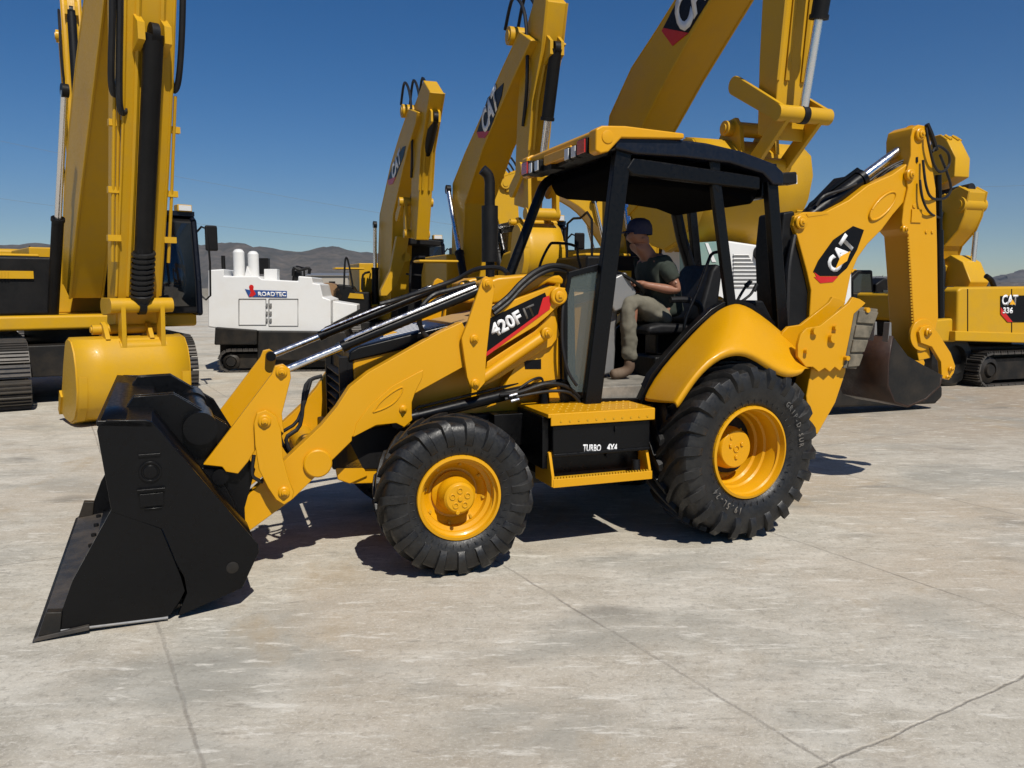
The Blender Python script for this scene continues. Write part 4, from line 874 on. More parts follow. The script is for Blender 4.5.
for o_, k_ in ((cl1, .022), (cl2, .035)):
    q_ = o_.modifiers.new('f', 'DISPLACE'); q_.texture = CLT; q_.strength = k_; q_.mid_level = .5
for b_ in boots: skin('boot', [b_], BOOT, per)
m = MB(); m.lathe([(.106, -.03), (.106, .02), (.100, .05), (.08, .085), (.04, .105), (0, .107)], (0, 0, 0), 28)
cap = m.build('cap', CAP, per); cap.rotation_euler = (R(90), 0, 0); cap.location = (.333, 0, 2.315)
m = MB(); m.grid([[(.41 + .075 * t, y * (1 - .3 * t), 2.318 - .012 * t - abs(y) * .15) for y in (-.075, -.04, 0, .04, .075)] for t in (0, .5, 1)]); m.build('cap_brim', CAP, per, thick=.006)
m = MB(); m.tube([(.15, .235, 1.93), (.135, .262, 1.89)], .012, 6, 0); m.lathe([(.011, 0), (.0, .008)], (.345, .092, 2.25), 10); m.build('ear', SKIN, per)

# ================================================================== background machines
def offset_poly(cl):                                   # centreline [(x,z,thickness)] -> closed outline
    P = []
    for i in range(len(cl) - 1):
        a, b, c, d = cl[max(i - 1, 0)], cl[i], cl[i + 1], cl[min(i + 2, len(cl) - 1)]
        for k in range(4):
            t = k / 4; P.append(tuple(.5 * ((2 * b[j]) + (c[j] - a[j]) * t + (2 * a[j] - 5 * b[j] + 4 * c[j] - d[j]) * t * t + (3 * b[j] - a[j] - 3 * c[j] + d[j]) * t ** 3) for j in range(3)))
    P.append(cl[-1]); L, Rr = [], []
    for i, p in enumerate(P):
        q0, q1 = P[max(i - 1, 0)], P[min(i + 1, len(P) - 1)]; dx, dz = q1[0] - q0[0], q1[1] - q0[1]; l = math.hypot(dx, dz)
        nx, nz = -dz / l, dx / l; L.append((p[0] + nx * p[2] / 2, p[1] + nz * p[2] / 2)); Rr.append((p[0] - nx * p[2] / 2, p[1] - nz * p[2] / 2))
    return L + Rr[::-1]
def pin_part(parent, x, z, r, hw, mat=YF, y=0, name='pin'):
    m = MB(); m.cyl((x, y - hw, z), (x, y + hw, z), r, seg=20); m.cyl((x, y - hw - .02, z), (x, y + hw + .02, z), r * .6, seg=12); m.build(name, mat, parent)
def bucket(parent, hx, hz_, s, width, ang, mat=YF, teeth=5, inner=None, name='bucket'):
    c, q = math.cos(ang), math.sin(ang)
    def tr(p): return (hx + s * (p[0] * c - p[1] * q), hz_ + s * (p[0] * q + p[1] * c))
    out = [(-.12, .08), (.05, .14), (.28, .10), (.44, -.08), (.52, -.35), (.52, -.72), (.42, -1.02), (.18, -1.26), (-.15, -1.36), (-.55, -1.34), (-.85, -1.26)]
    o = [tr(p) for p in out]; e = bpy.data.objects.new(name, None); COL.objects.link(e); e.parent = parent
    m = MB(); m.grid([[(x, y, z) for y in (-width / 2, -width / 4, 0, width / 4, width / 2)] for x, z in o]); m.build('bucket_shell', mat, e, thick=.04)
    side = o + [tr((-.80, -1.05)), tr((-.42, -.35)), tr((-.2, -.02))]
    for y in (-width / 2, width / 2):
        m = MB(); m.prism(side, y - .02, y + .02); m.build('side_plate', mat, e, bevel=.005)
        m = MB(); m.prism([tr(p) for p in ((-.62, -.95), (-.88, -1.30), (-.95, -1.22), (-.74, -.84))], y - .045, y + .045); m.build('side_cutter', mat, e)
    for k in range(3):
        y = (-.46 + k * .46) * width; m = MB(); m.prism([tr(p) for p in ((.49, -.5), (.56, -.5), (.55, -.75), (.45, -1.05), (.18, -1.31), (.1, -1.28), (.40, -1.0), (.50, -.72))], y - .05, y + .05) if k != 1 else m.prism([tr(p) for p in ((.18, -1.30), (-.5, -1.40), (-.5, -1.36), (.16, -1.26))], -width * .4, width * .4); m.build('wear_strip', mat, e)
    for k in range(teeth):
        y = (-.42 + .84 * k / (teeth - 1)) * width; m = MB(); m.prism([tr(p) for p in ((-.78, -1.22), (-.80, -1.34), (-1.08, -1.24))], y - .05, y + .05); m.build('tooth', mat, e)
    for y in (-.28, .28):
        m = MB(); m.prism([tr(p) for p in ((-.18, .02), (-.16, .30), (0, .42), (.16, .36), (.34, .12), (.2, .08))], y - .03, y + .03); m.build('hinge_ear', mat, e, bevel=.006)
    a = tr((0, .28)); pin_part(e, a[0], a[1], .09 * s, .42, mat)
    return e
def track(parent, x0, x1, y0, y1, h, n=44):
    e = bpy.data.objects.new('track', None); COL.objects.link(e); e.parent = parent
    r = h / 2; path = []; L = (x1 - x0 - 2 * r); tot = 2 * L + 2 * math.pi * r
    def at(d):
        d %= tot
        if d < L: return (x0 + r + d, h, 0)
        d -= L
        if d < math.pi * r: a = math.pi / 2 - d / r; return (x1 - r + r * math.cos(a), r + r * math.sin(a), d / r)
        d -= math.pi * r
        if d < L: return (x1 - r - d, 0, math.pi)
        d -= L; a = -math.pi / 2 - d / r; return (x0 + r + r * math.cos(a), r + r * math.sin(a), math.pi + d / r)
    m = MB(); pl = .9 * tot / n
    for k in range(n):
        x, z, a = at(k * tot / n); m.box((x, (y0 + y1) / 2, z + (.02 if z < .05 else 0)), (pl, y1 - y0, .035), ('Y', a))
        ux, uz = math.sin(a), math.cos(a)
        for dd in (-.33, 0, .33): m.box((x + ux * .03 + math.cos(a) * dd * pl, (y0 + y1) / 2, max(.012, z + uz * .03 - math.sin(a) * dd * pl)), (.02, y1 - y0 - .02, .035), ('Y', a))
    m.build('track_shoes', TRK, e)
    m = MB(); m.bb(x0 + r, x1 - r, y0 + .12, y1 - .12, r * .35, h - r * .35); m.build('track_frame', BD, e)
    for xx in (x0 + r, x1 - r):
        m = MB(); m.lathe([(r - .06, -.08), (r - .06, .08), (r * .5, .12), (r * .45, .05), (.1, .14), (0, .14)], (xx, y1 - .16, r), 32); m.lathe([(r - .06, .08), (r - .06, -.08), (r * .5, -.12), (0, -.12)], (xx, y0 + .16, r), 32); m.build('sprocket', BD, e)
def excavator(x, y, ang, label, S, boom, stick, bw=.62, sw=.5, bk_=None, cab=True, body=True, tracks=True, cyl=True, decal=None, boot=False, cabx=(.1, 1.5), mat=YF, wid=1.5, link=True, boomcyl=True, right=True, co=.16, ex=.42, ez=.75, gl=(-.05, .45), bl=(.45, .02), cf=.30, by=.12, trot=0, cr=.10, bpoly=None, spoly=None, tg=1.35, hose=True, tip=None, kpx=None, spx=None):
    F = Frame(x, y, ang); e = tag(F.empty('excavator'), label, 'excavator', 'excavators parked in the row behind the backhoe')
    if tracks:
        for s in (1, -1): track(e, -2.2, 2.2, s * tg - .4, s * tg + .4, 1.02)
        m = MB(); m.bb(-1.5, 1.5, -1.0, 1.0, .45, .95); m.cyl((0, 0, .9), (0, 0, 1.2), .75, seg=32); uc = m.build('undercarriage', BD, e, bevel=.02)
        for o_ in [k for k in bpy.data.objects if k.parent == e]: o_.rotation_euler = (0, 0, trot)
    if body:
        m = MB(); m.bb(-2.6, 1.25, -wid if right else -.5, wid, 1.18, 1.42); m.build('house_base', mat, e, bevel=.05)
        m = MB(); m.bb(-1.9, .1, .55, wid, 1.42, 2.35); m.bb(-2.0, 1.15, -wid, -.45, 1.42, 2.35) if right else None; m.split('house_panel', BM, e, bevel=.05)
        m = MB(); m.bb(-1.8, .0, -.6, .6, 1.42, 2.55); m.bb(.4, .9, -wid + .1, -.6, 2.35, 2.40); m.build('engine_cover', mat, e, bevel=.06)
        m = MB(); m.prism([(-2.0, 1.25), (-2.0, 2.6), (-2.7, 2.55), (-3.0, 2.2), (-3.0, 1.5), (-2.8, 1.25)], -wid if right else -.4, wid); m.build('counterweight', mat, e, bevel=.08)
        if not right: pass
        m = MB(); m.bb(1.16, 1.19, -wid + .35, -.75, 2.0, 2.12)
        for k in range(7): m.bb(1.19, 1.21, -wid + .37 + k * .045, -wid + .385 + k * .045, 2.0, 2.12)
        if right: m.build('step', mat, e)
        m = MB(); m.tube([(1.1, -wid + .1, 1.4), (1.1, -wid + .1, 2.9), (.7, -wid + .1, 2.95), (.2, -wid + .1, 2.9), (.2, -wid + .1, 2.3)], .02, 6, 2); (m.build('handrail', BM, e) if right else None)
    if cab:
        c0, c1 = cabx; y0, y1 = wid - 1.0, wid; z0, z1 = 1.42, 3.12
        prof = [(c0, z0), (c1, z0), (c1, z0 + .55), (c1 - .12, z1 - .12), (c1 - .3, z1), (c0 + .05, z1), (c0, z1 - .1)]
        m = MB(); m.prism([(a, b) for a, b in prof], y0 + .04, y1 - .04); cb = m.build('cab', BM, e, bevel=.03)
        m = MB()
        for (a, b), (c_, d) in zip(prof, prof[1:] + prof[:1]): 
            for yy in (y0 + .03, y1 - .03): m.tube([(a, yy, b), (c_, yy, d)], .05, 8, 0)
        m.bb(c0, c1 - .15, y0, y1, z1 - .02, z1 + .06); m.build("cab_frame", NV, cb)
        m = MB(); m.grid([[(c1 + .01, y0 + .1, z0 + .12), (c1 + .01, y1 - .1, z0 + .12)], [(c1 + .01, y0 + .1, z0 + .55), (c1 + .01, y1 - .1, z0 + .55)], [(c1 - .105, y0 + .1, z1 - .15), (c1 - .105, y1 - .1, z1 - .15)]]); m.build('windscreen', GLD, cb, thick=.012)
        for yy in (y0 - .0, y1 - .0):
            m = MB(); m.prism([(c0 + .12, z0 + .6), (c1 - .08, z0 + .6), (c1 - .2, z1 - .15), (c0 + .12, z1 - .15)], yy - .012, yy + .012); m.build('side_window', GLD, cb)
        m = MB(); m.tube([(c1 - .1, y1, z1 - .3), (c1 + .1, y1 + .12, z1 - .25), (c1 + .12, y1 + .12, z0 + .3), (c1, y1, z0 + .3)], .018, 6, 2); m.build('mirror_bracket', BM, cb)
        m = MB(); m.bb(c1 + .06, c1 + .12, y1 + .08, y1 + .30, z1 - .62, z1 - .18); m.build('mirror', BM, cb, bevel=.03)
        m = MB(); m.bb(c1 - .3, c1 - .1, y1 - .3, y1 - .05, z1 + .05, z1 + .17); m.build('work_lamp', mat, cb, bevel=.015); m = MB(); m.bb(c1 - .1, c1 - .085, y1 - .28, y1 - .07, z1 + .065, z1 + .155); m.build('lens', LL, cb)
        m = MB(); m.tube([(c1 + .03, y0 + .42, z1 - .3), (c1 + .06, y0 + .46, z0 + .5)], .012, 5, 0); m.build('wiper', BM, cb)
    if tip: boom = boom[:-1] + [(*F.onY(*tip, 0), boom[-1][2])]
    if spx: stick = stick[:-1] + [(*F.onY(*spx, 0), stick[-1][2])]
    bp = bpoly or offset_poly(boom); m = MB(); m.prism(bp, -bw / 2, bw / 2); bo_ = m.build('boom', mat, e, bevel=.02)
    n = len(bp) // 2
    m = MB(); ys = bw / 2 + .004
    for sgn in (1, -1):                                # weld flanges and pipes along the boom
        for side in (bp[:n], bp[:n - 1:-1]): m.tube([(a, sgn * (bw / 2 - .01), b) for a, b in side], .022, 5, 0)
    m.build('weld_flanges', mat, bo_)
    m = MB(); top = bp[:n]
    for k in range(3): m.tube([(a - .06, -.16 + k * .1, b + .06) for a, b in top[2:-1]], .024, 6, 0)
    m.build('hydraulic_pipes', mat, bo_)
    for i in range(3, n - 3, 4):
        m = MB(); a, b = top[i]; m.box((a - .03, -.06, b + .04), (.05, .34, .05)); m.build('pipe_clamp', mat, bo_)
    K = boom[len(boom) // 2]
    if kpx: K = (F.onY(*kpx, -bw / 2)[0] + .0, F.onY(*kpx, -bw / 2)[1] + .1)
    if boomcyl:
        for s in (1, -1): ram('boom_cylinder', (K[0] + .05, s * (bw / 2 + by), K[1] - .1), (1.05, s * (bw / 2 + by), 1.35), .52, .05, .085, e, BM)
    sp = spoly or offset_poly(stick); m = MB(); m.prism(sp, -sw / 2, sw / 2); st_ = m.build('stick', mat, e, bevel=.02)
    n2 = len(sp) // 2; m = MB()
    fr = sp[:n2] if sp[n2 // 2][0] > sp[-n2 // 2 - 1][0] else sp[n2:][::-1]
    for yy in (-sw / 4, sw / 4): m.tube([(a + .02, yy, b) for a, b in fr[1:-1]], .03, 5, 0)
    for yy in (-sw / 2, sw / 2): m.tube([(a, yy, b) for a, b in fr[:-1]], .02, 5, 0)
    m.build('stick_ribs', mat, st_)
    T_ = boom[-1]; pin_part(e, T_[0], T_[1], .15, max(bw, sw) / 2 + .06, mat)
    Sx, Sz = stick[-1][0], stick[-1][1]
    if cyl:
        i0 = max(1, int(n2 * cf)); p1 = (fr[i0][0] + co, 0, fr[i0][1]); p0 = (Sx + ex, 0, Sz + ez); cyo = ram('bucket_cylinder', p0, p1, .2 if boot else .42, .055, cr, e, BM)
        m = MB(); m.prism([(fr[i0][0] - .05, p1[2] + .3), (p1[0] + .05, p1[2] + .1), (p1[0] + .05, p1[2] - .1), (fr[i0][0] - .05, p1[2] - .2)], -sw * .35, -sw * .2); m.prism([(fr[i0][0] - .05, p1[2] + .3), (p1[0] + .05, p1[2] + .1), (p1[0] + .05, p1[2] - .1), (fr[i0][0] - .05, p1[2] - .2)], sw * .2, sw * .35); m.build('cylinder_bracket', mat, e)
        if boot:
            P0, P1 = Vector(p0), Vector(p1); m = MB(); spring(m, P0.lerp(P1, .03), P0.lerp(P1, .22), .125, 9, .03); m.cyl(P0.lerp(P1, .01), P0.lerp(P1, .23), .115, seg=14); m.build('rubber_boot', HO, cyo)
        if link:
            for s in (1, -1):
                m = MB(); m.prism(strap((Sx + ex, Sz + ez), (Sx + gl[0], Sz + gl[1]), .10, .12), s * .30, s * .36); m.build('guide_link', mat, e, bevel=.008)
                m = MB(); m.prism(strap((Sx + ex, Sz + ez), (Sx + bl[0], Sz + bl[1]), .10, .10), s * .22, s * .28); m.build('bucket_link', mat, e, bevel=.008)
            m = MB(); m.cyl((Sx + ex, -.4, Sz + ez), (Sx + ex, .4, Sz + ez), .10, seg=20); m.cyl((Sx + bl[0], -.3, Sz + bl[1]), (Sx + bl[0], .3, Sz + bl[1]), .10, seg=20); m.split('link_pin', mat, e)
    if bk_: be_ = bucket(e, Sx + bk_.get('dx', .12), Sz + bk_.get('dz', -.25), bk_.get('s', .95), bk_.get('w', 1.55), bk_.get('a', 0), mat); be_.location = (0, bk_.get('y', 0), 0)
    # hoses from the boom tip to the stick
    m = MB()
    for k in range(3):
        yy = -sw / 2 - .06 + k * (sw + .12) / 2; a, b = T_[0], T_[1]
        m.tube([(a - .5, yy, b + .25), (a - .1, yy, b + .65 + k * .07), (a + .45, yy, b + .2), (a + .55, yy, b - .8), (a + .25, yy * .8, b - 1.5)], .03, 7, 5)
    if hose: m.build('hoses', HO, e)
    if decal: decal(F, e, bo_, bw)
    return F, e
def boom_decal(p0, p1, th, red=True, txt=True):        # centre-line ends in the boom's own plane (x,z)
    def f(F, e, bo_, bw):
        a, b = Vector((p0[0], 0, p0[1])), Vector((p1[0], 0, p1[1])); d = (b - a); L = d.length; d.normalize(); n = Vector((-d.z, 0, d.x)) * (1 if True else 1)
        y = -bw / 2 - .006
        def q(t, u): v = a + d * (t * L) + n * (u * th / 2); return (v.x, v.z)
        m = MB(); m.prism([q(0, -.9), q(.12, -1), q(1, -.8), q(1, .85), q(.85, 1), q(0, .4)], y - .004, y + .004); dc_ = m.build('decal', NV, bo_)
        m = MB(); m.prism([q(0, -.92), q(.12, -1.02), q(.12, .58), q(0, .38)], y - .007, y + .003); m.build('red_stripe', RD, dc_)
        c = a + d * (L * .56); text_part('CAT', WD, dc_, (c.x, y - .008, c.z), tuple(d), tuple(n), th * .78, .03, .004, name='lettering')
    return f
def px_decal(poly, red, t0, t1, h, F_=None):          # decal on the boom's side plate
    def f(F, e, bo_, bw):
        y = -bw / 2 - .006; q = lambda L: [F.onY(a, b, -bw / 2) for a, b in L]
        m = MB(); m.prism(q(poly), y - .003, y + .004); dc_ = m.build('decal', BLK, bo_)
        m = MB(); m.prism(q(red), y - .006, y + .003); m.build('red_stripe', RD, dc_)
        a, b = (Vector((p[0], 0, p[1])) for p in q([t0, t1])); d_ = b - a; n = Vector((-d_.z, 0, d_.x)); c = (a + b) / 2
        o = text_part('CAT', WD, dc_, (c.x, y - .009, c.z), tuple(d_), tuple(n), 1, .045, .004); xs = [(v.co - Vector((c.x, v.co.y, c.z))).dot(d_.normalized()) for v in o.data.vertices]
        k = d_.length / (max(xs) - min(xs)); 
        for v in o.data.vertices: w_ = v.co - Vector((c.x, v.co.y, c.z)); dn, nn = d_.normalized(), n.normalized(); al, up_ = w_.dot(dn), w_.dot(nn); v.co = Vector((c.x, v.co.y, c.z)) + dn * al * k + nn * up_ * h
    return f
row = R(-69.5)
# nearest excavator, far left
F1, e1 = excavator(-7.78, 14.2, R(-50), 'biggest excavator at far left with its yellow bucket on the ground behind the black bucket', 1,
    [(.9, 1.8, .5), (1.7, 3.2, .9), (2.9, 4.7, 1.0), (4.2, 6.1, .8), (5.2, 7.3, .5)], [(5.5, 8.5, .5), (5.3, 7.2, .95), (4.65, 4.2, .72), (3.75, 1.3, .42)], bw=.50, sw=.56, bk_=dict(s=.76, w=1.42, dx=.22, dz=-.22, y=-.15), boot=True, ex=.5, ez=.32, gl=(-.05, .3), bl=(.45, -.25), wid=1.75, trot=R(-6), tg=1.2, cf=.6, cr=.115, by=.25)
m = MB()
for k, (yy, zz) in enumerate(((-.42, 4.35), (-.34, 4.15), (.38, 4.5))):
    m.tube([(5.3, yy, 7.4), (5.5, yy - .02, 6.2), (5.3, yy, 5.2), (5.05, yy, zz), (4.95, yy + (.08 if yy < 0 else -.05), zz - .12), (4.95, yy + (.14 if yy < 0 else -.08), zz + .25)], .04, 8, 6)
m.build('spiral_hoses', HO, e1)
m = MB()
for yy in (-.36, -.31, .36): m.tube([(4.95, yy, 4.3), (4.75, yy, 3.6), (4.58, yy, 3.0), (4.35, yy * .98, 2.2)], .022, 8, 3)
m.build('steel_pipes', YF, e1)
m = MB()
for yy in (-.34, .36):
    for zz in (3.9, 3.1, 2.5): m.box((4.43 + (zz - 2.5) * .26, yy, zz), (.08, .16, .08))
m.build('pipe_clamps', YF, e1)
excavator(-12.9, 24.5, R(-62), 'farther excavator at left, mostly hidden, its stick rising left of the biggest excavator', 1,
    [(.25, 1.75, .5), (.75, 3.4, .9), (1.7, 5.2, 1.0), (3.0, 6.9, .8), (4.3, 8.0, .45)], [(4.2, 9.3, .5), (4.3, 8.0, .8), (4.5, 5.0, .6), (4.7, 2.6, .4)], sw=.42, bk_=dict(s=.9, w=1.3, a=.5), boot=True)
excavator(-3.75, 23, row, 'smaller excavator with raised boom, farther back between the white road planer and the exhaust stack', 1,
    [(-.3, 1.7, .5), (.1, 3.3, .8), (.95, 4.6, .9), (2.1, 5.7, .7), (3.3, 6.2, .4)], [(3.85, 6.75, .3), (3.5, 6.15, .75), (3.5, 4.6, .55), (3.35, 3.25, .38)], bw=.5, sw=.30, bk_=None, boot=True, decal=px_decal([(388, 180), (393, 165), (403, 147), (406, 146), (404, 156), (396, 177), (391, 184)], [(388, 180), (396, 177), (393, 184), (389, 185)], (392.5, 175), (401, 155), .45), right=False, tip=(415, 112), kpx=(379, 225), spx=(412, 236),
    bpoly=(lambda f: [f.onY(a, b, -.25) for a, b in [(376, 320), (378, 275), (380, 215), (391, 165), (400, 135), (409, 109), (417, 112), (416, 122), (408, 148), (401, 178), (393, 215), (391, 275), (390, 320)]])(Frame(-3.75, 23, row)),
    spoly=(lambda f: [f.onY(a, b, -.2) for a, b in [(421, 80), (412, 105), (410, 150), (409, 190), (408, 238), (414, 240), (417, 190), (419, 150), (424, 118), (428, 92)]])(Frame(-3.75, 23, row)))
excavator(-.80, 17, row, 'excavator with tall raised boom directly behind the black exhaust stack', 1,
    [(-.35, 1.6, .5), (.05, 3.1, .85), (.95, 4.5, 1.0), (2.3, 5.7, .8), (3.55, 6.2, .45)], [(3.95, 7.0, .35), (3.6, 6.1, .9), (3.45, 4.4, .6), (3.25, 3.05, .40)], bw=.6, sw=.34, bk_=dict(s=.6, w=.7, a=R(20)), decal=px_decal([(477, 133), (488, 98), (504, 83), (502, 96), (490, 131), (484, 137)], [(477, 132), (490, 131), (485, 138), (479, 138)], (483, 127), (498, 96), .60), right=False, tip=(528, 38), kpx=(453, 190),
    bpoly=(lambda f: [f.onY(a, b, -.28) for a, b in [(452, 330), (453, 281), (454, 184), (466, 154), (479, 125), (504, 68), (521, 32), (532, 40), (520, 66), (500, 110), (484, 148), (474, 178), (466, 203), (463, 281), (463, 330)]][:7] + [f.onY(a, b, -.28) for a, b in [(532, 40), (518, 70), (500, 110), (484, 148), (466, 203), (463, 281), (463, 330)]])(Frame(-.80, 17, row)),
    spoly=(lambda f: [f.onY(a, b, -.22) for a, b in [(534, -12), (520, 38), (515, 100), (513, 150), (511, 205), (521, 208), (526, 150), (530, 100), (539, 50), (544, 0)]])(Frame(-.80, 17, row)))
excavator(2.15, 14, row, 'excavator with bucket hanging just above and behind the rear of the canopy', 1,
    [(-.75, 1.3, .5), (-.6, 2.9, .9), (-.05, 4.4, 1.02), (1.65, 5.85, .92), (4.0, 7.2, .5)], [(4.0, 8.1, .4), (3.75, 7.0, .95), (3.5, 5.2, .75), (3.3, 3.95, .5)], bw=.64, sw=.48, bk_=dict(s=1.1, w=1.75, a=R(-30), dz=-.25, dx=-.40), ex=.78, ez=.02, gl=(-.15, .55), bl=(.15, -.5), decal=px_decal([(662, 31), (679, -2), (700, -42), (735, -42), (709, 0), (688, 34), (673, 45)], [(662, 31), (664, 28), (689, 33), (673, 46)], (678, 25), (715, -38), .80), cabx=(-.9, .5), co=.42,
    bpoly=(lambda f: [f.onY(a, b, -.3) for a, b in [(604, 345), (604, 290), (604, 180), (611, 116), (633, 68), (658, 30), (678, -2), (730, -95), (775, -140), (800, -120), (765, -95), (712, 0), (695, 30), (668, 78), (641, 130), (628, 180), (625, 290), (625, 345)]])(Frame(2.15, 14, row)),
    spoly=(lambda f: [f.onY(a, b, -.24) for a, b in [(790, -190), (763, -120), (762, 0), (759, 60), (757, 135), (773, 140), (778, 80), (786, 0), (800, -110), (812, -170)]])(Frame(2.15, 14, row)))
excavator(4.2, 26, R(-160), 'distant excavator with low curved boom, seen through the front of the canopy', 1,
    [(.3, 1.75, .5), (.9, 3.3, .9), (1.9, 4.6, 1.0), (3.3, 5.1, .8), (4.8, 4.9, .45)], [(5.6, 5.4, .4), (4.9, 4.9, .8), (4.6, 3.6, .6), (4.3, 2.4, .4)], bk_=dict(s=.8, w=1.2), cab=False)
# excavator behind the backhoe's own stick, folded arm high in the air
FQ = Frame(9.0, 16.6, row); tq = lambda pts: [FQ.onY(a, b, 0) for a, b in pts]
FX, ex = excavator(9.0, 16.6, row, 'weathered excavator with a folded arm, right behind the stick and hoses of the backhoe', 1,
    [(*FQ.onY(935, 300, 0), .5), (*FQ.onY(950, 240, 0), .8), (*FQ.onY(970, 205, 0), .3)], [(*FQ.onY(948, 145, 0), .3), (*FQ.onY(950, 165, 0), .5), (*FQ.onY(945, 200, 0), .3)], bw=.5, sw=.4, bk_=None, cyl=False, body=False, cab=False, boomcyl=False, tracks=False, hose=False,
    bpoly=tq([(968, 187), (978, 192), (973, 216), (967, 230), (953, 246), (944, 275), (940, 300), (920, 300), (922, 250), (926, 222), (934, 205), (954, 195)][::-1]),
    spoly=tq([(940, 138), (948, 136), (954, 140), (963, 158), (962, 177), (950, 184), (930, 196), (926, 180)][::-1]))
m = MB(); m.bb(-2.4, 1.0, -.5, 1.2, 1.15, 1.75); m.build('house_base', YF, ex, bevel=.08)
m = MB(); m.bb(-2.2, .6, -.4, 1.2, 0, 1.16); m.build('undercarriage', BD, ex, bevel=.08)
m = MB(); q0, q1 = FQ.P3(938, 196, .0), FQ.P3(972, 188, 0); m.cyl(q0, q1, .10, seg=16); m.build('stick_cylinder', HO, ex)
m = MB(); m.cyl(FQ.P3(976, 232, .1), FQ.P3(973, 262, .1), .05, seg=12); m.build('chrome_rod', CH, ex)
m = MB(); m.prism(tq([(948, 262), (960, 255), (972, 262), (980, 282), (975, 292), (950, 296)]), -.25, .25); m.prism(tq([(935, 300), (950, 262), (958, 266), (945, 305)]), -.32, -.26); m.split('linkage', YF, ex, bevel=.02)
m = MB()
for k in range(3): m.tube([FQ.P3(934 + k * 4, 212, -.3), FQ.P3(932 + k * 3, 240, -.34), FQ.P3(938 + k * 3, 268, -.34), FQ.P3(934 + k * 4, 296, -.3)], .035, 6, 4)
m.build('arm_hoses', HO, ex)
# ---------------- machine body at the right edge
E = Frame(9.3, 16.2, R(200.3))
eb_ = tag(E.empty('excavator'), 'low yellow excavator body with black and white number decal at the right edge', 'excavator', 'excavators parked in the row behind the backhoe')
def TE(pts, y): return [E.onY(a, b, y) for a, b in pts]
m = MB(); m.prism(TE([(958, 290), (962, 287), (1060, 286), (1060, 343), (957, 341)], 1.0), .1, 1.0); hs = m.build('engine_housing', YF, eb_, bevel=.05)
m = MB(); m.prism(TE([(955, 341), (1062, 344), (1062, 334), (955, 331)], 1.02), .1, 1.03); m.build('housing_rail', YF, eb_, bevel=.02)
for px in (968, 1012):
    m = MB(); q0, q1 = TE([(px, 289), (px, 333)], 1.01); m.tube([(q0[0], 1.0, q0[1]), (q1[0], 1.0, q1[1])], .012, 5, 0); m.build('panel_seam', BM, eb_)
m = MB(); m.prism(TE([(1000, 296), (1040, 295), (1040, 322), (1010, 322), (1000, 312)], 1.0), 1.005, 1.012); dd = m.build('decal', BLK, eb_)
m = MB(); m.prism(TE([(1000, 307), (1012, 322), (1007, 322), (1000, 314)], 1.0), 1.012, 1.016); m.build('red_stripe', RD, dd)
def txtE(t, p0, p1, hpx, y=1.02, F=E, par=None, mat=WD, bold=.04):
    a = F.onY(*p0, y); b = F.onY(*p1, y); d = Vector((b[0] - a[0], 0, b[1] - a[1])); c = Vector(((a[0] + b[0]) / 2, y, (a[1] + b[1]) / 2))
    o = text_part(t, mat, par, c, d, (0, 0, 1), 1, bold, .002)
    xs = [(v.co - c).dot(d.normalized()) for v in o.data.vertices]; zs = [v.co.z for v in o.data.vertices]
    dist = (Vector((F.o.x, F.o.y)) + F.u * c.x + F.n * y).length; sx_ = d.length / (max(xs) - min(xs)); sz_ = hpx / FPX * dist / (max(zs) - min(zs)); mx = (max(xs) + min(xs)) / 2; mz = (max(zs) + min(zs)) / 2
    dn = d.normalized()
    for v, x in zip(o.data.vertices, xs): zz = (v.co.z - mz) * sz_; q = c + dn * (x - mx) * sx_; v.co = Vector((q.x, v.co.y, c.z + zz))
    return o
txtE('CAT', (1002, 300), (1018, 300), 9, par=dd); txtE('336', (1003, 310.5), (1013, 310.5), 5.5, par=dd)
m = MB(); m.prism(TE([(1008, 304.5), (1014, 304.5), (1011, 299.5)], 1.0), 1.03, 1.034); m.build('decal_triangle', TRI, dd)
m = MB(); m.prism(TE([(930, 342), (933, 320), (955, 318), (957, 342)], .9), .1, .9); m.build('side_box', YF, eb_, bevel=.04)
m = MB(); m.prism(TE([(936, 320), (938, 288), (955, 286), (957, 320)], .7), .1, .7); cbx = m.build('cab', BM, eb_, bevel=.03); m = MB(); m.prism(TE([(940, 316), (941, 292), (953, 290), (954, 316)], .71), .705, .72); m.build('side_window', GLD, cbx)
m = MB(); m.tube([E.P3(994, 287, .5), E.P3(991, 280, .5), E.P3(986, 276, .5)], .05, 8); m.build('exhaust_pipe', BM, eb_)
m = MB(); m.prism(TE([(958, 378), (955, 362), (964, 346), (1062, 345), (1062, 380)], .6), -.6, .6); m.build('undercarriage', BD, eb_, bevel=.03)
def trackE(p0, y0, y1):
    q = TE([(1052, 385), (978, 378)], y1); e = bpy.data.objects.new('track', None); COL.objects.link(e); e.parent = eb_; return q
t0 = TE([(977, 380), (1095, 385)], 1.0); track(eb_, min(t0[0][0], t0[1][0]), max(t0[0][0], t0[1][0]), .5, 1.05, .62, 40)
for px in (962,):
    a, b = E.onY(px, 358, .9); m = MB(); m.lathe([(.1, -.14), (.44, -.14), (.5, -.08), (.5, .08), (.44, .14), (.28, .16), (.27, .05), (.1, .04), (0, .05)], (a, .6, .5), 40); m.build('wheel', TY, eb_)
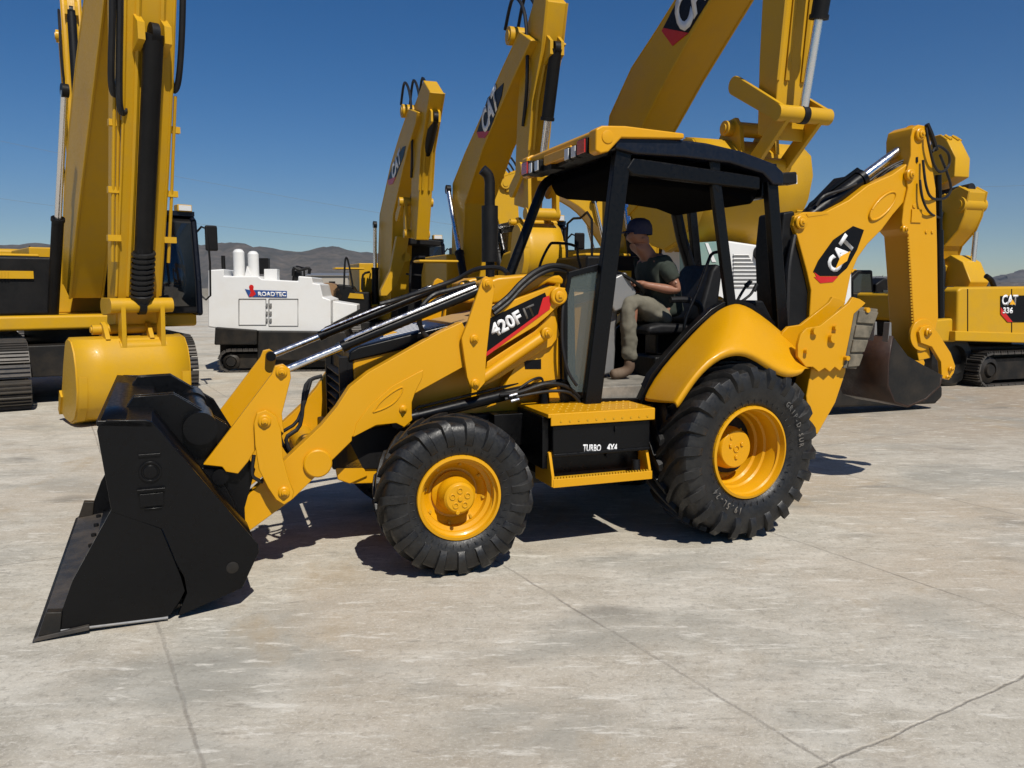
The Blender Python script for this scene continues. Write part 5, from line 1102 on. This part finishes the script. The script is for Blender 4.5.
# ---------------- white crushing machine behind the canopy, with a long low track frame
G = Frame(5.1, 12.6, R(200.3))
cr = tag(G.empty('crusher'), 'white crushing machine with louvres and pale green panel, behind the rear of the canopy', 'crusher')
def TG(pts, y): return [G.onY(a, b, y) for a, b in pts]
m = MB(); m.prism(TG([(724, 240), (772, 247), (806, 248), (852, 268), (852, 312), (770, 345), (725, 330), (716, 300)], .8), -.8, .8); gh = m.build('hull', WH, cr, bevel=.03)
m = MB(); q = TG([(733, 254), (747, 254), (765, 286), (733, 286)], .8)
m.prism(q, .80, .815); lv = m.build('louvre', GR, gh)
m = MB()
for k in range(9):
    py = 255 + k * 3.9; x0_, x1_ = 732.5, 747 + (py - 254) * .56; a, b = TG([(x0_, py), (x1_, py)], .8); m.tube([(a[0], .82, a[1]), (b[0], .82, b[1])], .012, 4, 0)
m.build('louvre_slats', WH, gh)
m = MB(); c = G.P3(759, 253, .8); m.cyl((c[0], .78, c[2]), (c[0], .90, c[2]), .10, seg=20); m.cyl((c[0], .9, c[2]), (c[0], .94, c[2]), .07, seg=20); m.build('air_cap', BM, gh)
m = MB(); m.prism(TG([(690, 243), (724, 241), (732, 298), (692, 298)], .78), .5, .78); gp = m.build('pale_panel', TER, cr, bevel=.01)
m = MB(); m.prism(TG([(705, 243), (708, 243), (716, 262), (712, 262)], .785), .78, .79); m.build('panel_trim', WH, gp)
txtE('TEREX', (707, 256), (723, 288), 8, y=.80, F=G, par=gp, mat=BM, bold=.02)
m = MB(); m.prism(TG([(700, 300), (850, 300), (850, 350), (700, 350)], .7), -.7, .7); m.build('chassis', BD, cr)
m = MB(); m.prism(TG([(828, 392), (832, 383), (932, 382), (943, 386), (943, 397), (936, 404), (830, 408)], .9), .4, .9); m.build('track_frame', BD, cr, bevel=.04)
m = MB(); m.prism(TG([(790, 378), (858, 375), (858, 382), (790, 385)], .92), .5, .93); m.split('side_rail', WH, cr, bevel=.01)
m = MB(); m.prism(TG([(790, 345), (850, 320), (862, 375), (790, 380)], .4), -.3, .3); m.build('conveyor_frame', BD, cr)
# ---------------- dark machine between boom and stick
Dk = Frame(8.0, 19.0, R(200.3))
dk = tag(Dk.empty('wheel_loader'), 'dark cabs of a machine seen between the boom and the stick of the backhoe', 'loader')
def TD(pts, y): return [Dk.onY(a, b, y) for a, b in pts]
m = MB(); m.prism(TD([(850, 330), (850, 278), (858, 270), (873, 270), (876, 330)], .6), -.6, .6); c1_ = m.build('cab', BM, dk, bevel=.04)
m = MB(); m.prism(TD([(853, 300), (853, 281), (859, 274), (870, 274), (872, 300)], .61), .60, .62); m.build('window', GLD, c1_)
m = MB(); m.prism(TD([(876, 330), (876, 284), (884, 278), (905, 282), (908, 330)], .6), -.6, .6); c2_ = m.build('rear_cab', BM, dk, bevel=.04)
m = MB(); m.prism(TD([(882, 308), (883, 290), (902, 290), (904, 308)], .61), .60, .62); m.build('window', GLD, c2_)
m = MB(); m.prism(TD([(848, 345), (850, 325), (915, 325), (915, 345)], .7), -.7, .7); m.build('body', BM, dk, bevel=.03)
m = MB(); m.prism(TD([(845, 360), (848, 340), (915, 340), (915, 360)], .5), -.5, .5); m.build('chassis', BD, dk)
for px in (856, 905):
    a, b = Dk.onY(px, 350, .8); m = MB(); m.lathe([(.1, -.2), (.5, -.2), (.6, -.12), (.6, .12), (.5, .2), (.3, .22), (.28, .05), (0, .05)], (a, .7, .6), 36); m.build('wheel', TY, dk)
m = MB(); m.prism(TD([(852, 273), (852, 270), (856, 269), (858, 271)], .5), .3, .5); m.build('beacon', TRI, dk)
# ---------------- white road planer
W = Frame(-5.0, 18.0, R(188))
rp = tag(W.empty('road_planer'), 'white road planer with blue name band and two white domes, behind the loader arms', 'road planer')
def TW(pts, y): return [W.onY(a, b, y) for a, b in pts]
m = MB(); m.prism(TW([(208, 327), (208, 270), (224, 269), (224, 276), (258, 276), (262, 279), (298, 281), (298, 276), (312, 277), (313, 283), (320, 284), (323, 297), (331, 300), (331, 332), (236, 331)], .2), -2.2, .2); hl = m.build('hull', WH, rp, bevel=.03)
m = MB(); m.prism(TW([(325, 300), (357, 305), (357, 311), (320, 330), (300, 332)], -.4), -1.8, -.4); m.build('front_conveyor', WH, rp, bevel=.02)
m = MB()
for X0_, X1_, Z0_, Z1_ in ((239, 266, 299, 325), (269, 298, 299, 326)):
    q = TW([(X0_, Z0_), (X1_, Z0_), (X1_, Z1_), (X0_, Z1_), (X0_, Z0_)], .2); m.tube([(a, .205, b) for a, b in q], .012, 4, 0)
m.split('hatch_seam', GR, hl)
m = MB()
for px in (267, 271):
    for py in (305, 313, 320): a = W.P3(px, py, .2); m.box((a[0], .22, a[2]), (.04, .05, .07))
m.split('hatch_hinge', GR, hl)
for px, p0, p1, r in ((239.5, 276, 249, .125), (254, 279, 251, .12)):
    a = W.P3(px, p0, -.3); b = W.P3(px, p1, -.3); h_ = b[2] - a[2]; m = MB(); m.tube([(a[0], -.3, a[2]), (a[0], -.3, b[2] - r)], r, 20, 0); m.lathe([(r, 0), (r * .9, r * .45), (r * .6, r * .8), (0, r)], (0, 0, 0), 20); 
    mm = MB(); mm.cyl((a[0], -.3, a[2] - .05), (a[0], -.3, b[2] - r * .6), r, seg=24); mm.cyl((a[0], -.3, b[2] - r * .6), (a[0], -.3, b[2] - r * .15), r, r * .72, 24); mm.cyl((a[0], -.3, b[2] - r * .15), (a[0], -.3, b[2]), r * .72, r * .3, 24); mm.build('air_cleaner_dome', WH, rp, ang=50)
m = MB(); a = W.P3(249, 275, -.25); m.prism([(a[0] - .12, a[2] - .1), (a[0] + .1, a[2] - .1), (a[0] + .02, a[2] + .2)], -.35, -.15); m.prism(TW([(264, 284), (264, 269), (277, 269), (277, 279), (280, 284)], -.1), -.5, -.1); m.split('control_box', WH, rp, bevel=.01)
m = MB(); m.prism(TW([(258, 274), (258, 258), (268, 258), (268, 274)], -.6), -.9, -.6); m.build('filter_box', BM, rp, bevel=.01)
a = W.P3(224, 278, -.5); m = MB(); m.cyl((a[0], -.5, a[2]), (a[0], -.5, a[2] + .5), .045, seg=12); m.build('exhaust_pipe', BM, rp)
m = MB(); m.tube([W.P3(293, 276, -.3), W.P3(294, 268, -.3), W.P3(300, 270, -.3), W.P3(309, 268, -.3), W.P3(309, 274, -.3)], .035, 8, 3); m.prism(TW([(292, 281), (293, 271), (300, 270), (302, 281)], -.4), -.7, -.4); m.build('operator_seat', BM, rp)
c = W.P3(304, 268, -.5); m = MB(); m.tube([(c[0] + .16 * math.cos(t * .5236), -.5 + .16 * math.sin(t * .5236), c[2] + .04 * math.cos(t * .5236)) for t in range(13)], .018, 6, 0); m.cyl((c[0], -.5, c[2] - .3), (c[0], -.5, c[2]), .02); m.build('steering_wheel', BM, rp)
m = MB(); m.prism(TW([(257, 297), (256, 290), (287, 291), (287, 297.5)], .2), .205, .212); bd_ = m.build('name_band', BL, rp); txtE('ROADTEC', (258, 294), (286, 294.3), 4.6, y=.216, F=W, par=bd_)
m = MB(); m.prism(TW([(245, 289), (250, 290), (251, 297), (249, 297)], .2), .205, .212); m.prism(TW([(253, 290), (256, 290), (257, 297), (253, 297)], .2), .205, .212); m.build('emblem_wings', BL, rp)
m = MB(); c = W.P3(251.5, 287, .2); m.lathe([(.05, .012), (0, .014)], (c[0], .2, c[2]), 16); m.prism(TW([(249.5, 289), (253, 288.5), (256, 294), (253, 296.5), (249, 296.5), (251, 292)], .2), .212, .218); m.build('emblem_figure', RD, rp)
m = MB(); m.prism(TW([(214, 345), (215, 327), (257, 330), (257, 345)], .3), -.4, .3); m.prism(TW([(257, 360), (258, 331), (345, 332), (352, 350), (345, 362)], .36), -1.9, .36); m.split('skirt', BD, rp, bevel=.03)
t0 = TW([(219, 366), (345, 366)], .35); track(rp, t0[1][0], t0[0][0], -.15, .3, .48, 50); track(rp, t0[1][0], t0[0][0], -2.2, -1.75, .48, 50)
m = MB(); m.prism(TW([(219, 358), (219, 344), (345, 346), (345, 358)], .0), -1.8, -.1); m.build('chassis', BD, rp)
# ---------------- dark open machine with a sloping yellow side plate
U = Frame(-2.4, 20.0, R(200.3))
om = tag(U.empty('paver'), 'dark open paver with sloping yellow side plate, under the raised arm right of the planer', 'paver')
def TU(pts, y): return [U.onY(a, b, y) for a, b in pts]
m = MB(); m.prism(TU([(399, 330), (398, 284), (406, 243), (410, 239), (438, 242), (438, 330)], 0), -.9, -.8); m.prism(TU([(404, 244), (407, 238), (440, 241), (440, 246)], 0), -.9, .1); m.prism(TU([(398, 330), (398, 300), (440, 300), (440, 330)], 0), -.8, 0); m.split('body', BM, om, bevel=.02)
m = MB(); m.prism(TU([(389, 272), (396, 236), (408, 238), (404, 262), (397, 284), (386, 296), (380, 296), (380, 290)], 0), -.1, .12); m.build('side_plate', YF, om, bevel=.02)
m = MB(); m.tube([U.P3(410, 300, 0), U.P3(411, 262, 0), U.P3(420, 257, 0), U.P3(428, 262, 0), U.P3(430, 300, 0)], .03, 6, 2); m.tube([U.P3(406, 274, 0), U.P3(426, 276, 0)], .025, 6, 0); m.tube([U.P3(433, 262, 0), U.P3(429, 290, 0)], .02, 6, 0); m.build('handrail', HO, om)
m = MB(); c = U.P3(405.5, 257, .05); m.cyl((c[0], .0, c[2]), (c[0], .12, c[2]), .11, seg=16); m.build('lamp', YF, om)
for s in (0, 1):
    a, b = U.onY(404 + s * 30, 330, 0); m = MB(); m.lathe([(0, -.9), (.5, -.9), (.5, 0), (0, 0)], (a, 0, .5), 28); m.build('wheel', TY, om)
# ---------------- road roller behind the planer
O = Frame(-4.6, 21.5, R(188))
ro = tag(O.empty('road_roller'), 'black road roller with brown drum and thin rail, right of the white road planer', 'road roller')
def TO(pts, y): return [O.onY(a, b, y) for a, b in pts]
a, b = O.onY(328, 294, 0); rr_ = .35; m = MB(); m.lathe([(0, -.8), (rr_, -.8), (rr_, .8), (0, .8)], (a, -.8, b - .05), 36); m.build('drum', BRN, ro)
m = MB(); m.prism(TO([(331, 318), (332, 290), (338, 284), (352, 286), (356, 292), (370, 292), (372, 318)], 0), -1.4, 0); m.build('body', BM, ro, bevel=.04)
m = MB(); m.prism(TO([(348, 298), (350, 293), (363, 294), (364, 299)], .01), -.05, .03); m.build('side_plate', YF, ro)
m = MB(); m.tube([O.P3(344, 288, 0), O.P3(345, 262, 0), O.P3(347, 258, 0), O.P3(350, 270, 0), O.P3(353, 288, 0)], .025, 6, 3); m.tube([O.P3(362, 290, 0), O.P3(363, 275, 0), O.P3(370, 272, 0)], .03, 6, 3); m.build('handrail', BM, ro)
for s in (0, 1):
    a, b = O.onY(345 + s * 22, 330, 0); m = MB(); m.lathe([(.05, -.2), (.45, -.2), (.5, -.1), (.5, .1), (.45, .2), (.25, .2), (0, .15)], (a, -.2, .5), 32); m.build('wheel', TY, ro)
# ---------------- overhead wires, each its own thing
def wire(px0, py0, px1, py1, d, label, sag=6):
    Q = Frame(0, 0, 0); pts = []
    for k in range(13):
        t = k / 12; px = px0 + (px1 - px0) * t; py = py0 + (py1 - py0) * t + sag * 4 * t * (1 - t); r = Q.ray(px, py); pts.append((r.x * d / r.y, d, HCAM + r.z * d / r.y))
    m = MB(); m.tube(pts, .014, 5, 0); tag(m.build('power_line', GR), label, 'power line', 'overhead power lines')
wire(-60, 128, 460, 226, 95, 'highest thin power line crossing the sky above the white road planer', 4)
wire(-60, 190, 460, 250, 100, 'lower thin power line crossing the sky just above the hills', 4)
wire(860, 187, 1080, 183, 100, 'thin power line in the sky right of the backhoe stick', 2)
# ---------------- slim pole lamp at far left
Q = Frame(-10.3, 19.5, R(-62)); lp = tag(Q.empty('pole_lamp'), 'slim pole with a small white lamp and green hose, at far left above the machines', 'lamp')
m = MB(); m.cyl((0, 0, 0), (0, 0, 5.2), .03, seg=8); m.build('pole', BM, lp)
m = MB(); m.bb(-.1, .1, -.2, .12, 5.0, 5.14); m.build('lamp_head', WH, lp, bevel=.02)
m = MB(); spring(m, (0, 0, 4.1), (0, 0, 4.75), .09, 8, .02); m.build('green_hose', GRN, lp)

# ---------------- far edge of the yard
V = Frame(0, 0, 0)
def far_box(px0, px1, pyt, dist, dep, name, label, cat, mat, roof=None):
    r0, r1 = V.ray(px0, 288), V.ray(px1, 288); z = HCAM + (288 - pyt) / FPX * dist; x0_, x1_ = r0.x / r0.y * dist, r1.x / r1.y * dist
    e = tag(bpy.data.objects.new(name, None), label, cat); COL.objects.link(e); e.location = ((x0_ + x1_) / 2, dist + dep / 2, 0); hw = (x1_ - x0_) / 2
    m = MB(); m.bb(-hw, hw, -dep / 2, dep / 2, 0, z * .88); m.build('wall', mat, e)
    m = MB(); m.prismx([(-dep / 2 - .5, z * .86), (0, z), (dep / 2 + .5, z * .86)], -hw - .4, hw + .4); m.build('roof', roof or GR, e)
    for k in range(int(hw * 2 / 5)):
        m = MB(); x = -hw + 2.5 + k * 5; m.bb(x - .9, x + .9, -dep / 2 - .06, -dep / 2 + .1, z * .3, z * .6); m.build('window', BM, e)
CREAM = paint('cream_render', (.42, .38, .32), .8, .4)
far_box(306, 348, 273, 230, 14, 'building', 'pale low building below the hills, right of the white road planer', 'building', CREAM)
far_box(352, 372, 276, 260, 12, 'building', 'small grey roofed shed at the foot of the hills behind the road roller', 'building', WH, BRN)
rt = random.Random(11); LEAF = paint('dry_leaves', (.045, .055, .03), .9, .5, (.09, .08, .05)); BARK = paint('bark', (.08, .06, .04), .9, .3)
TP = None
for k in range(12):
    px = rt.choice([rt.uniform(214, 375), rt.uniform(860, 1010)]) ; dist = rt.uniform(170, 260); r = V.ray(px, 288); hgt = rt.uniform(3.2, 6.0)
    e = tag(bpy.data.objects.new('tree', None), 'far dark small tree at the foot of the hills', 'tree', 'far trees at the foot of the hills'); COL.objects.link(e); e.location = (r.x / r.y * dist, dist, 0); e.scale = (hgt / 5,) * 3; e.rotation_euler = (0, 0, rt.uniform(0, 6))
    if TP is None:
        m = MB(); m.tube([(0, 0, 0), (.1, 0, 1), (0, .1, 2), (.1, .1, 3)], [.22, .2, .17, .15, .14, .12, .1, .1, .1, .08, .08, .06, .05], 7); tk = m.build('trunk', BARK, e); m = MB()
        for q in range(900):
            u_, v_, w_ = rt.gauss(0, 1), rt.gauss(0, 1), rt.gauss(0, .75); l_ = math.sqrt(u_ * u_ + v_ * v_ + w_ * w_); rr = 1.9 * (.45 + .55 * rt.random()) * (1 + .25 * math.sin(3 * u_) * math.cos(2.3 * v_)); c_ = Vector((u_ / l_ * rr * 1.15, v_ / l_ * rr * 1.15, 3.2 + w_ / l_ * rr * .9)); s_ = .22
            vs = [tuple(c_ + Vector((rt.uniform(-s_, s_), rt.uniform(-s_, s_), rt.uniform(-s_, s_)))) for _ in range(3)]; m.add(vs, [(0, 1, 2)])
        cw = m.build('crown', LEAF, e); TP = (tk, cw)
    else:
        for o_ in TP: c_ = o_.copy(); COL.objects.link(c_); c_.parent = e
HAZE = 0.00004

# ------------------------------------------------------------------ distant air
if HAZE:
    m = MB(); m.bb(-8200, 8200, -300, 8600, -6, 900); m2, n_, p_ = newmat('haze'); n_.nodes.remove(p_)
    pv = n_.nodes.new('ShaderNodeVolumePrincipled'); pv.inputs['Density'].default_value = HAZE; pv.inputs['Color'].default_value = (.75, .84, 1, 1); pv.inputs['Anisotropy'].default_value = .2
    n_.links.new(pv.outputs[0], n_.nodes['Material Output'].inputs['Volume']); tag(m.build('haze', m2), kind='stuff')
